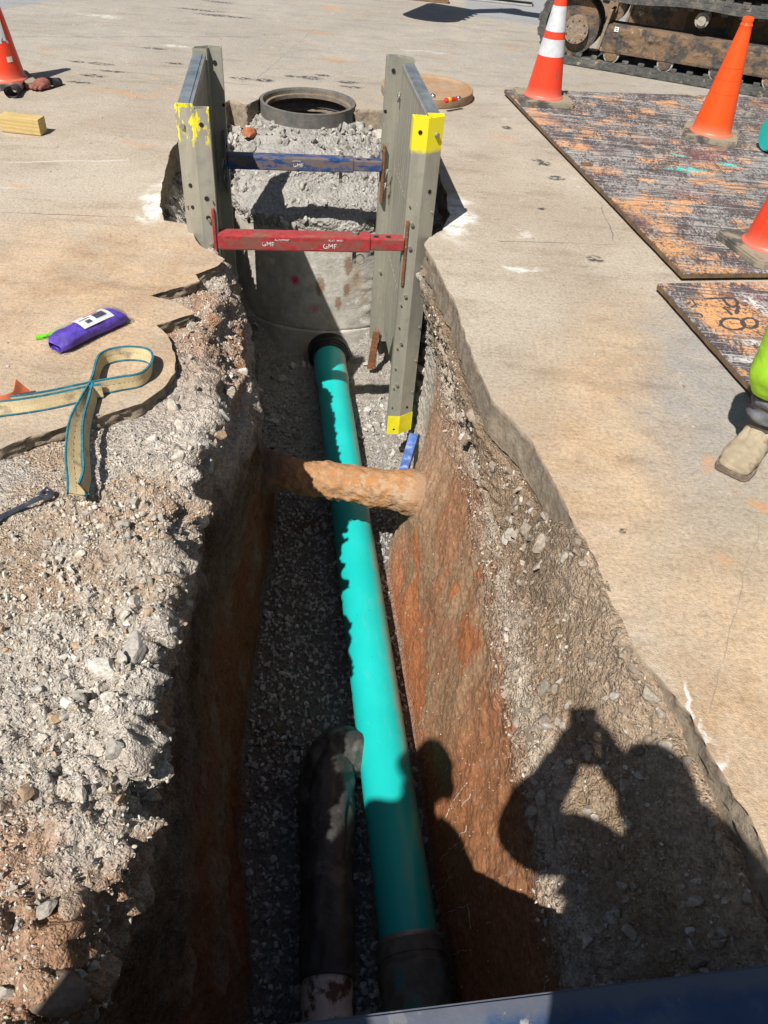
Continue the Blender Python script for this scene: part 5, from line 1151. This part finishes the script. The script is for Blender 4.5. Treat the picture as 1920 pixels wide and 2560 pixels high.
def leg(J, B, sfx, hip, kn, an, toe):
    J['hip' + sfx] = (hip, .092, .098); J['th' + sfx] = (hip * .5 + kn * .5, .078, .080); J['kn' + sfx] = (kn, .062, .062); J['cf' + sfx] = (kn * .65 + an * .35, .060, .062); J['an' + sfx] = (an, .050, .052); J['ball' + sfx] = (an * .35 + toe * .65 + v3(0, 0, -.02), .045, .036); J['toe' + sfx] = (toe, .040, .028); J['heel' + sfx] = (an + (an - toe) * .22 + v3(0, 0, -.045), .038, .036)
    B += [('pelvis', 'hip' + sfx, 'trouser'), ('hip' + sfx, 'th' + sfx, 'trouser'), ('th' + sfx, 'kn' + sfx, 'trouser'), ('kn' + sfx, 'cf' + sfx, 'trouser'), ('cf' + sfx, 'an' + sfx, 'trouser'), ('an' + sfx, 'ball' + sfx, 'boot'), ('ball' + sfx, 'toe' + sfx, 'boot'), ('an' + sfx, 'heel' + sfx, 'boot')]
# --- photographer holding the phone this picture is taken with
J, B = {}, []
torso(J, B, v3(.13, -.44, .98), v3(.13, -.36, 1.24), v3(.165, -.31, 1.42), v3(.0, -.27, 1.43), v3(.38, -.35, 1.36))
hd = v3(.12, -.225, 1.62); lk = v3(-.35, .80, -.30); head_nodes(J, B, hd, lk, v3(.15, -.28, 1.49))
phc = CAMP - CF * .017 - CU * .052 - CR * .016
wl_ = phc - CU * .075 - CR * .080 - CF * .075; wr2 = phc - CU * .050 + CR * .055 - CF * .095
arm(J, B, 'L', v3(-.19, -.21, 1.21), wl_, 'shirt', k=1.75); arm(J, B, 'R', v3(.33, -.15, 1.33), wr2, 'shirt', k=1.5)
hand(J, B, 'hL', wl_, CU * .9 + CF * .25 + CR * .1, CR * .75, .38, 1); hand(J, B, 'hR', wr2, CU * .9 + CF * .25 - CR * .15, -CR * .75, .38, -1)
leg(J, B, 'L', v3(.02, -.44, .93), v3(.03, -.40, .53), v3(.06, -.43, PTOP + .09), v3(.03, -.26, PTOP + .032)); leg(J, B, 'R', v3(.25, -.46, .93), v3(.33, -.42, .53), v3(.39, -.45, PTOP + .09), v3(.43, -.28, PTOP + .032))
figure('person with dark hair and lime hi-vis shirt raising a phone with both hands', J, B, 'pelvis', [M_SKIN, M_HIVIS, M_NAVY, M_BOOT, M_BSHAFT, M_JEAN], hd, lk, hat=False)
ph = tag(empty('phone', tuple(phc)), 'black phone held up in portrait by the dark haired person', 'phone')
Mp = Matrix(((CR[0], CU[0], -CF[0]), (CR[1], CU[1], -CF[1]), (CR[2], CU[2], -CF[2]))).to_4x4(); ph.matrix_world = Matrix.Translation(Vector(phc)) @ Mp
bm = bmesh.new(); box(bm, (0, 0, 0), (.078, .160, .009), .0035); obj('phone_case', bm, M_PHONE, ph)
bm = bmesh.new(); cyl(bm, (.016, .052, -.0045), (.016, .052, -.0065), .008, n=16); obj('lens', bm, M_PHONE, ph)
bm = bmesh.new(); box(bm, (0, 0, .0050), (.070, .150, .0012)); obj('screen', bm, simple('dark_phone_screen', (.03, .035, .04), .1), ph)
# --- colleague standing to the left
J, B = {}, []
torso(J, B, v3(-.70, -.49, .98), v3(-.70, -.46, 1.27), v3(-.705, -.435, 1.42), v3(-.86, -.42, 1.385), v3(-.53, -.48, 1.40))
hd = v3(-.71, -.395, 1.615); lk = v3(.35, .85, -.45); head_nodes(J, B, hd, lk, v3(-.71, -.425, 1.485))
for sfx, e_, w_ in (('L', v3(-.91, -.47, 1.12), v3(-.84, -.32, .90)), ('R', v3(-.30, -.53, 1.19), v3(-.42, -.33, 1.02))):
    arm(J, B, sfx, e_, w_, 'skin'); hand(J, B, 'h' + sfx, w_, v3(0, .25, -1), v3(.2 if sfx == 'L' else -.2, .9, .2), .3, 1 if sfx == 'L' else -1)
leg(J, B, 'L', v3(-.80, -.44, .93), v3(-.83, -.41, .53), v3(-.85, -.44, PTOP + .09), v3(-.86, -.27, PTOP + .032)); leg(J, B, 'R', v3(-.59, -.46, .93), v3(-.58, -.43, .53), v3(-.58, -.46, PTOP + .09), v3(-.55, -.29, PTOP + .032))
figure('person in navy shirt and white hard hat standing on the blue plate', J, B, 'pelvis', [M_SKIN, M_NAVY, M_JEAN, M_BOOT, M_BSHAFT, M_JEAN], hd, lk)
# --- worker at the right edge, weight on the near leg
J, B = {}, []
torso(J, B, v3(1.62, 2.42, .86), v3(1.62, 2.40, 1.16), v3(1.60, 2.37, 1.30), v3(1.48, 2.22, 1.28), v3(1.72, 2.56, 1.27))
hd = v3(1.53, 2.34, 1.50); lk = v3(-.8, -.1, -.35); head_nodes(J, B, hd, lk, v3(1.575, 2.36, 1.37))
for sfx, e_, w_ in (('L', v3(1.52, 2.12, 1.02), v3(1.42, 2.12, .80)), ('R', v3(1.74, 2.70, 1.02), v3(1.62, 2.66, .80))):
    arm(J, B, sfx, e_, w_, 'shirt'); hand(J, B, 'h' + sfx, w_, v3(-.35, 0, -1), v3(-.9, .1, .3), .35, 1 if sfx == 'L' else -1)
def bent_leg(sfx, hip, kn, hem, an, toe):
    J['hip' + sfx] = (hip, .092, .098); J['th' + sfx] = (hip * .5 + kn * .5, .088, .088); J['kn' + sfx] = (kn, .088, .088); J['cf' + sfx] = (kn * .45 + hem * .55, .092, .094); J['hm' + sfx] = (hem, .080, .082); J['bd' + sfx] = (hem * .86 + an * .14, .066, .066)
    J['cu' + sfx] = (hem * .62 + an * .38, .062, .066); J['cl' + sfx] = (hem * .30 + an * .70, .060, .064); J['an' + sfx] = (an, .050, .056)
    J['heel' + sfx] = (an + (an - toe) * v3(.35, .35, 0) + v3(0, 0, -.052), .040, .040); J['ball' + sfx] = (an * .42 + toe * .58 + v3(0, 0, -.005), .050, .042); J['toe' + sfx] = (toe, .044, .033)
    B.extend([('pelvis', 'hip' + sfx, 'trouser'), ('hip' + sfx, 'th' + sfx, 'trouser'), ('th' + sfx, 'kn' + sfx, 'trouser'), ('kn' + sfx, 'cf' + sfx, 'trouser'), ('cf' + sfx, 'hm' + sfx, 'trouser'), ('hm' + sfx, 'bd' + sfx, 'trouser'), ('bd' + sfx, 'cu' + sfx, 'cuff'), ('cu' + sfx, 'cl' + sfx, 'cuff'), ('cl' + sfx, 'an' + sfx, 'shaft'), ('an' + sfx, 'ball' + sfx, 'boot'), ('ball' + sfx, 'toe' + sfx, 'boot'), ('an' + sfx, 'heel' + sfx, 'boot')])
toeL = v3(1.172, 2.095, .055); anL = v3(1.272, 2.222, .118); hemL = v3(1.240, 2.20, .252); knL = v3(1.200, 2.15, .52)
toeR = v3(1.66, 2.58, .055 + PT); anR = v3(1.78, 2.66, .118 + PT); hemR = v3(1.74, 2.64, .27); knR = v3(1.66, 2.60, .54)
bent_leg('L', v3(1.53, 2.36, .84), knL, hemL, anL, toeL)
bent_leg('R', v3(1.72, 2.52, .84), knR, hemR, anR, toeR)
for k_ in J:
    if k_[:2] in ('cf', 'hm', 'bd', 'cu', 'cl', 'an', 'he', 'ba', 'to') : J[k_] = (J[k_][0], J[k_][1] * .72, J[k_][2] * .72)
wk, worg = figure('worker in lime hi-vis clothes and dusty tan boots stepping off the nearer steel plate', J, B, 'pelvis', [M_SKIN, M_HIVIS, M_HIVIS, M_BOOT, M_BSHAFT, M_JEAN], hd, lk, boots=(1,))
def loft(name, rings, m, parent, wr_=0., sc_=.05, n=40, seed=0, capend=True):
    """rings: (centre, axis u, axis v, ru, rv, power)"""
    V = []
    for c_, u, v, ru, rv, pw in rings:
        for k in range(n):
            a_ = 2 * PI * k / n; cx, cy = math.cos(a_), math.sin(a_); cx = abs(cx) ** pw * math.copysign(1, cx); cy = abs(cy) ** pw * math.copysign(1, cy); V.append(c_ + u * ru * cx + v * rv * cy)
    V = np.array(V); m_ = len(rings); i = np.arange(m_ * n).reshape(m_, n); F = np.stack([i[:-1], np.roll(i[:-1], -1, 1), np.roll(i[1:], -1, 1), i[1:]], -1).reshape(-1, 4)
    cc = np.repeat(np.array([r[0] for r in rings]), n, 0); rr_ = V - cc; rr_ /= np.linalg.norm(rr_, axis=1, keepdims=True) + 1e-9
    if wr_: V = V + rr_ * (wr_ * (.8 * ridged(V * np.array([.8, .8, 1.7]), sc_, 3, seed) + .5 * fbm(V, sc_ * 1.5, 3, .5, seed + 4)))[:, None]
    o = np_obj(name, V - worg, F, m, parent, smooth=True)
    if capend:
        bm = bmesh.new(); bm.from_mesh(o.data); bm.verts.ensure_lookup_table()
        for r0 in (0, (m_ - 1) * n): fill(bm, [bm.verts[r0 + k] for k in range(n)])
        bm.to_mesh(o.data); bm.free()
    return o
Zv = v3(0, 0, 1)
def lerp_rings(keys, k=6):
    out = []
    for a_, b_ in zip(keys[:-1], keys[1:]):
        for q in range(k):
            t_ = q / k; out.append(tuple(a_[j] * (1 - t_) + b_[j] * t_ for j in range(len(a_))))
    out.append(keys[-1]); return out
for (an, toe, hem, kn, zz) in ((anL, toeL, hemL, knL, 0.), (anR, toeR, hemR, knR, PT)):
    f = (toe - an) * v3(1, 1, 0); f /= np.linalg.norm(f); sd_ = v3(-f[1], f[0], 0); b0 = v3(an[0], an[1], 0)
    prof = [(-.085, .026), (-.078, .038), (-.03, .039), (.03, .040), (.09, .047), (.14, .053), (.185, .052), (.205, .046), (.214, .036)]
    pts = [b0 + f * x + sd_ * y * 1.18 for x, y in prof] + [b0 + f * x - sd_ * y * 1.18 for x, y in prof[::-1]]
    bm = bmesh.new(); prism(bm, [(p[0] - worg[0], p[1] - worg[1]) for p in pts], zz + .002, zz + .026); bmesh.ops.bevel(bm, geom=[e for e in bm.edges if abs(e.verts[0].co.z - e.verts[1].co.z) < 1e-5], offset=.004, segments=2, affect='EDGES')
    obj('boot_sole', bm, M_SOLE, wk)
    # vamp: sections along the foot, toe to instep; each is a rounded box standing on the sole
    keys = [(.208, .020, .010, .030), (.203, .040, .028, .05), (.185, .047, .050, .06), (.150, .050, .062, .06), (.115, .048, .070, .06), (.08, .044, .085, .05), (.045, .041, .108, .05), (.0, .040, .125, .05), (-.045, .038, .120, .05), (-.075, .028, .10, .04), (-.083, .012, .07, .03)]
    rr_ = [(b0 + f * x + Zv * (zz + .022 + h / 2), sd_, Zv, w_ * 1.18, h / 2, .74) for x, w_, h, _ in lerp_rings(keys, 5)]
    loft('boot', rr_, M_BOOT, wk, .0045, .03, 48, 3)
    for q_ in (.085, .075):
        bm = bmesh.new(); tube(bm, [b0 + f * (q_ + .012 * math.cos(a_)) + sd_ * .054 * math.sin(a_) + Zv * (zz + .030 + .062 * math.cos(a_) ** .8) - worg for a_ in np.linspace(-1.35, 1.35, 15)], .0016, 6); obj('boot_seam', bm, M_SOLE, wk, True)
    ax = hem - an; c0 = b0 + Zv * (zz + .085) + f * .005
    loft('boot_shaft', [(c0 * (1 - t_) + (hem) * t_, f, sd_, .062 - .004 * t_, .050, .9) for t_ in np.linspace(0, .85, 16)], M_BSHAFT, wk, .004, .04, 36, 5)
    loft('jeans_cuff', [(c0 * (1 - t_) + (hem + (kn - hem) * .1) * t_, f, sd_, .068 + .006 * math.sin(t_ * 19), .060 + .006 * math.sin(t_ * 19 + 1), .95) for t_ in np.linspace(.36, 1, 22)], M_JEAN, wk, .006, .035, 40, 7, False)
    up_ = (kn - hem) / np.linalg.norm(kn - hem)
    loft('ankle_band', [(hem + up_ * t_, f, sd_, .070, .064, .95) for t_ in (-.022, -.01, .0, .015)], M_BAND, wk, .003, .03, 36, 9, False)
    loft('trouser_leg', [(hem + up_ * t_, f, sd_, r_, r_ * .92, .95) for t_, r_ in ((.0, .066), (.006, .078), (.03, .090), (.06, .098), (.09, .101), (.12, .099), (.15, .097), (.18, .098), (.21, .098), (.25, .097), (.29, .095))], M_HIVIS, wk, .012, .055, 56, 11, False)

# ================================================================== EXCAVATOR
exo = v3(1.207, 7.77, 0); exd = v3(.943, -.333, 0); EXA = math.atan2(-.333, .943)
ex = tag(empty('excavator', tuple(exo), EXA), 'muddy tracked excavator standing behind the steel plate at the top right', 'excavator')
def mud_mat(name, a, b, mud, lo=.5):
    t = NT(name); f = t.noise(6, 6, .7); g = t.noise(30, 5, .7); c = t.mix(t.ramp(g, .3, .7), a, b); c = t.mix(t.ramp(f, lo - .05, lo + .08, 0, .9), c, mud); c = t.mix(t.ramp(t.noise(11, 6, .7), .6, .68, 0, .8), c, (.40, .32, .23)); return t.fin(c, .85, 0, t.bump(t.math('ADD', f, g), .8, .015), .3)
M_FRAME = mud_mat('muddy_dark_frame', (.05, .045, .042), (.10, .09, .08), (.21, .135, .08), .47); M_TRK = mud_mat('dusty_rubber_track', (.06, .06, .058), (.11, .108, .10), (.155, .145, .125), .55); M_WHEEL = mud_mat('rusty_wheel', (.20, .15, .11), (.30, .24, .18), (.24, .15, .09), .55); M_BODY = simple('yellow_machine_paint', (.55, .36, .03), .45, 0, .1, 10)
M_WROLL = mud_mat('worn_roller_steel', (.30, .27, .23), (.42, .39, .35), (.22, .15, .10), .6)
def stadium(x0, x1, zc0, r0, zc1, r1, n=26):
    pts = []
    for a in np.linspace(PI / 2, 3 * PI / 2, n): pts.append((x0 + r0 * math.cos(a), zc0 + r0 * math.sin(a)))
    for k in range(1, 40): pts.append((x0 + (x1 - x0) * k / 40, (zc0 - r0) * (1 - k / 40) + (zc1 - r1) * k / 40))
    for a in np.linspace(-PI / 2, PI / 2, n): pts.append((x1 + r1 * math.cos(a), zc1 + r1 * math.sin(a)))
    for k in range(1, 40):
        q = k / 40; sag = -.02 * math.sin(q * PI * 3) ** 2
        pts.append((x1 + (x0 - x1) * q, (zc1 + r1) * (1 - q) + (zc0 + r0) * q + sag))
    return pts
def track(y0, wdt):
    o_ = stadium(.02, 2.75, .285, .285, .325, .325); i_ = stadium(.02, 2.75, .285, .225, .325, .255); bm = bmesh.new(); n = len(o_); R_ = []
    for y in (y0, y0 + wdt):
        R_.append([[bm.verts.new((x, y, z + .005)) for x, z in o_], [bm.verts.new((x, y, z + .005)) for x, z in i_]])
    for k in range(n):
        j = (k + 1) % n
        bm.faces.new((R_[0][0][k], R_[0][0][j], R_[1][0][j], R_[1][0][k])); bm.faces.new((R_[0][1][k], R_[1][1][k], R_[1][1][j], R_[0][1][j]))
        for y in (0, 1): bm.faces.new((R_[y][0][k], R_[y][1][k], R_[y][1][j], R_[y][0][j]))
    P_ = [np.array(p) for p in o_]; acc = 0; 
    for k in range(n):
        a, b = P_[k], P_[(k + 1) % n]; L_ = np.linalg.norm(b - a); acc += L_
        if acc > .105:
            acc = 0; d = (b - a) / L_; nn = np.array([d[1], -d[0]]); mid = (a + b) / 2
            rot = Matrix.Rotation(-math.atan2(d[1], d[0]), 4, 'Y')
            c_ = mid + nn * .000; box(bm, (c_[0], y0 + wdt * .27, max(c_[1], .018) + .005), (.062, wdt * .56, .028), .006, rot=rot); box(bm, (c_[0] + d[0] * .05, y0 + wdt * .74, max(c_[1] + d[1] * .05, .018) + .005), (.062, wdt * .54, .028), .006, rot=rot)
            q = mid - nn * .075; box(bm, (q[0], y0 + .05, q[1] + .005), (.055, .05, .03), .008, rot=rot); box(bm, (q[0], y0 + wdt - .05, q[1] + .005), (.055, .05, .03), .008, rot=rot)
    return obj('rubber_track', bm, M_TRK, ex)
for y0 in (0.0, 1.45):
    track(y0, .40)
    bm = bmesh.new(); V_ = box(bm, (1.36, y0 + .14, .24), (2.16, .25, .205), .02)
    fr_ = obj('track_frame', bm, M_FRAME, ex)
    bm = bmesh.new(); box(bm, (.30, y0 + .10, .30), (.025, .20, .30), .006, rot=Matrix.Rotation(.15, 4, 'Y')); obj('guard_plate', bm, M_WHEEL, fr_)
    if y0 == 0:
        gx, gz = np.meshgrid(np.linspace(.30, 2.42, 230), np.linspace(.142, .338, 28), indexing='ij'); V = np.c_[gx.ravel(), np.full(gx.size, .012), gz.ravel()]
        edge = sstep(.0, .02, np.minimum(V[:, 2] - .142, .338 - V[:, 2])); nf = fbm(V, .16, 5, .6, 91)
        V[:, 1] = .0165 - edge * (.018 * np.clip(nf + .1, 0, 1) + .03 * np.clip(fbm(V * np.array([.5, 1, 1]), .07, 4, .6, 92) - .12, 0, 1) + .002)
        ii = np.arange(gx.size).reshape(gx.shape); Fq = np.stack([ii[:-1, :-1], ii[1:, :-1], ii[1:, 1:], ii[:-1, 1:]], -1).reshape(-1, 4)
        np_obj('caked_mud', V, Fq, M_FRAME, fr_, smooth=True)
        bm = bmesh.new(); box(bm, (.40, y0 + .0, .318), (.035, .002, .035)); stk = obj('white_sticker', bm, M_PAPER, fr_)
        bm = bmesh.new(); box(bm, (.397, y0 - .0014, .325), (.020, .0012, .006)); box(bm, (.403, y0 - .0014, .312), (.016, .0012, .006)); obj('sticker_print', bm, M_INKD, fr_)
    bm = bmesh.new(); cyl(bm, (.02, y0 + .06, .285), (.02, y0 + .34, .285), .222, n=40); idl = obj('drive_wheel', bm, M_FRAME, ex, True, rad(40))
    bm = bmesh.new(); cyl(bm, (.06, y0 + .005, .268), (.06, y0 + .07, .268), .105, n=36)
    for k in range(9):
        a = 2 * PI * k / 9; cyl(bm, (.06 + .082 * math.cos(a), y0 + .004, .268 + .082 * math.sin(a)), (.06 + .082 * math.cos(a), y0 - .006, .268 + .082 * math.sin(a)), .008, n=8)
    obj('hub_cover', bm, M_WHEEL, idl)
    bm = bmesh.new(); n = 11; pl2 = []
    for k in range(n * 4):
        a = 2 * PI * k / (n * 4); r_ = .215 if k % 4 in (0, 1) else .16; pl2.append((.02 + r_ * math.cos(a), .285 + r_ * math.sin(a)))
    vs = prism(bm, pl2, 0, .03); bmesh.ops.transform(bm, matrix=Matrix.Translation((0, y0 + .20, 0)) @ Matrix(((1, 0, 0, 0), (0, 0, -1, 0), (0, 1, 0, 0), (0, 0, 0, 1))), verts=vs)
    obj('sprocket', bm, M_FRAME, idl)
    bm = bmesh.new(); cyl(bm, (2.75, y0 + .07, .33), (2.75, y0 + .33, .33), .245, n=40); obj('idler_wheel', bm, M_FRAME, ex, True, rad(40))
    for x in (.40, .86, 1.29, 1.72, 2.15):
        bm = bmesh.new(); cyl(bm, (x, y0 + .03, .128), (x, y0 + .10, .128), .068, n=28); cyl(bm, (x, y0 + .1, .128), (x, y0 + .30, .128), .05, n=20); cyl(bm, (x, y0 + .022, .128), (x, y0 + .031, .128), .052, n=28, mi=1); obj('track_roller', bm, [M_WROLL, M_FRAME], ex, True, rad(40))
    for x in (1.05, 1.95):
        bm = bmesh.new(); cyl(bm, (x, y0 + .06, .458), (x, y0 + .28, .458), .055, n=24); cyl(bm, (x, y0 + .03, .458), (x, y0 + .061, .458), .034, n=20); obj('carrier_roller', bm, M_WROLL, ex, True, rad(40))
bm = bmesh.new(); box(bm, (1.4, .92, .40), (1.0, 1.1, .30), .03); cyl(bm, (1.4, .92, .54), (1.4, .92, .72), .42, n=36); obj('undercarriage', bm, M_FRAME, ex)
bm = bmesh.new(); box(bm, (1.75, .92, 1.00), (2.1, 1.75, .55), .06); box(bm, (2.45, .92, 1.30), (.75, 1.7, .60), .15); hs = obj('upper_body', bm, M_BODY, ex)
bm = bmesh.new(); box(bm, (1.25, 1.35, 1.95), (1.2, .85, 1.38), .08); cab = obj('cab', bm, M_BODY, ex)
for (c_, s_) in (((1.25, .9215, 2.08), (.95, .012, .85)), ((.6435, 1.35, 2.0), (.012, .70, 1.05))):
    bm = bmesh.new(); box(bm, c_, s_, .004); obj('cab_window', bm, simple('dark_glass', (.02, .03, .035), .08), cab)
bm = bmesh.new(); bx_ = [v3(.75, .75, .95), v3(-.2, .72, 1.85), v3(-1.35, .68, 1.75)]; tube(bm, bx_, [.16, .15, .11], 8); obj('unseen_boom', bm, M_BODY, ex)  # boom, stick and bucket sit out of view, added to shadow the asphalt
bm = bmesh.new(); tube(bm, [v3(-1.2, .68, 1.95), v3(-1.45, .67, 1.5), v3(-1.62, .66, 1.15)], [.10, .10, .08], 8); obj('unseen_stick', bm, M_BODY, ex)
bm = bmesh.new(); pr_ = []
for a in np.linspace(rad(-20), rad(205), 12): pr_.append((-1.72 + .30 * math.cos(a), .98 - .30 * math.sin(a)))
vs = prism(bm, pr_, .33, .99); bmesh.ops.transform(bm, matrix=Matrix(((1, 0, 0, 0), (0, 0, 1, 0), (0, 1, 0, 0), (0, 0, 0, 1))), verts=vs)
for k in range(5): box(bm, (-1.45, .41 + .125 * k, 1.05), (.12, .05, .03), .008)
obj('unseen_bucket', bm, M_FRAME, ex)
# timber and steel stacked at the far edge
bst = tag(empty('steel_beam', tuple(at(1165, 2)), -.10), 'grey steel beam lying on the far asphalt beside the excavator', 'steel beam')
bm = bmesh.new(); box(bm, (0, .14, .055), (1.5, .16, .018), .003); box(bm, (0, .14, .012), (1.5, .16, .018), .003); box(bm, (0, .14, .033), (1.5, .02, .03)); obj('beam_section', bm, simple('grey_steel', (.36, .36, .35), .6, .1, .2, 8), bst)
tbm = tag(empty('timber_bearer', tuple(at(1030, 3)), -.06), 'brown timber bearer lying on the far asphalt near the steel beam', 'timber')
bm = bmesh.new(); box(bm, (-.05, .10, .03), (.9, .10, .056), .004); obj('timber', bm, simple('brown_timber', (.20, .12, .07), .9, 0, .3, 15), tbm)

# ================================================================== ROCKS THAT STAND OUT
def rock(px, py, z, s, colr, label, sq=(1, 1, .7), seed=0, rz=0.0):
    p = at(px, py, z); b = bmesh.new(); bmesh.ops.create_icosphere(b, subdivisions=4, radius=1); r = random.Random(seed)
    planes = [(Vector((r.gauss(0, 1), r.gauss(0, 1), r.gauss(0, 1))).normalized(), r.uniform(.45, .8)) for _ in range(10)]
    for v in b.verts:
        for n_, d in planes:
            e = v.co.dot(n_) - d
            if e > 0: v.co -= n_ * e * .93
    V = np.array([v.co[:] for v in b.verts]); F = np.array([[v.index for v in f.verts] for f in b.faces]); b.free()
    V *= (1 + .10 * fbm(V + seed * 3, .5, 5, .6, 3) + .06 * np.clip(.6 - worley(V + seed, .35, 5)[0], 0, 1))[:, None]; V *= np.array(sq) * s; V[:, 2] += s * sq[2] * .25
    C_ = np.clip(np.array(colr)[None] * (1 + .25 * fbm(V, s * .5, 4, .6, seed)[:, None]), .02, .8)
    o = np_obj('rock', V, F, M_STONE, None, col=C_, smooth=False); o.location = p; o.rotation_euler = (0, 0, rz); return tag(o, label, 'rock', 'larger rocks on the trench banks')
rock(263, 1672, -.05, .036, (.60, .57, .52), 'large white knobbly rock among gravel on the left bank', (1.1, 1, .8), 3)
rock(340, 1622, -.05, .042, (.38, .355, .32), 'large grey angular clod just right of the white knobbly rock', (.9, 1.15, .7), 5)
rock(277, 1588, -.05, .027, (.50, .44, .33), 'buff square rock above the white knobbly rock', (1.1, .9, .7), 8)
rock(235, 1625, -.05, .020, (.42, .34, .25), 'tan flat rock between the buff rock and the white rock', (1.2, 1, .6), 9)
rock(303, 1432, -.05, .019, (.60, .58, .54), 'pale upright sliver of rock alone on the gravel bank', (.7, 1.3, .8), 11)
rock(160, 1455, -.05, .020, (.55, .53, .48), 'flat pale slab of rock left of the upright sliver', (1.5, .7, .4), 12)
rock(285, 1502, -.05, .026, (.50, .47, .40), 'long low buff rock half buried in the left bank', (1.6, .8, .45), 14)
rock(137, 1800, -.06, .018, (.45, .33, .21), 'rounded tan brown rock low on the left gravel bank', (1.2, 1, .7), 15)
rock(125, 1278, -.05, .013, (.55, .45, .32), 'small tan pebble rock just right of the wrench', (1, 1, .8), 17)
rock(150, 2470, -.08, .055, (.16, .12, .09), 'dark flat slab of rock in the shade at the bottom left', (1.1, 1, .5), 21)
rock(950, 338, -.15, .07, (.46, .44, .40), 'flat slab of broken concrete beside the right panel and the manhole', (1.2, .9, .4), 24, .5)
rock(1612, 1965, -.22, .030, (.26, .20, .16), 'brown flat stone in the shadow on the right bank', (.8, 1.2, .5), 27, .3)
rock(1530, 2085, -.30, .020, (.55, .52, .45), 'pale stone in the lit gap of the right bank', (1.1, .9, .6), 29)
rock(1600, 1940, -.22, .016, (.42, .42, .42), 'small grey stone beside the brown flat stone on the right bank', (1, 1, .7), 31)
rock(625, 337, -.15, .055, (.42, .15, .07), 'orange lump of clay on the rubble left of the manhole', (1.1, .9, .7), 33)

# ================================================================== FINE ROOTS HANGING FROM THE RED CLAY
bm = bmesh.new(); rr0 = random.Random(12)
def on_clay(u, v):
    d = (u - 960) / FPX * CR - (v - 1280) / FPX * CU + CF; sel = np.flatnonzero((CC > 7.8) & (CC < 11.2) & (YY > .3) & (YY < 2.6)); q = T1[sel] - CAMP; q = q / np.linalg.norm(q, axis=1, keepdims=True); d = d / np.linalg.norm(d)
    return T1[sel[(q @ d).argmax()]] - d * .003
for (u0, v0, u1_, v1_) in ((1168, 1955, 1098, 2065), (1180, 1985, 1150, 2020), (1170, 2060, 1145, 2100), (1140, 2110, 1100, 2150), (1110, 2285, 1172, 2260), (1172, 2262, 1180, 2320), (1130, 2390, 1175, 2370), (1340, 2125, 1366, 2165), (1366, 2165, 1342, 2205), (1350, 2490, 1372, 2445), (1095, 2230, 1130, 2190)):
    pts = [on_clay(u0 + (u1_ - u0) * k / 5 + rr0.uniform(-5, 5), v0 + (v1_ - v0) * k / 5 + rr0.uniform(-4, 4)) for k in range(6)]
    tube(bm, smooth_pts(pts, 3), .0016, 5)
tag(obj('fine_roots', bm, simple('pale_root', (.50, .46, .40), .8, 0, .2, 40), None, True), 'thin pale roots trailing over the red clay trench side', None, None, 'stuff')
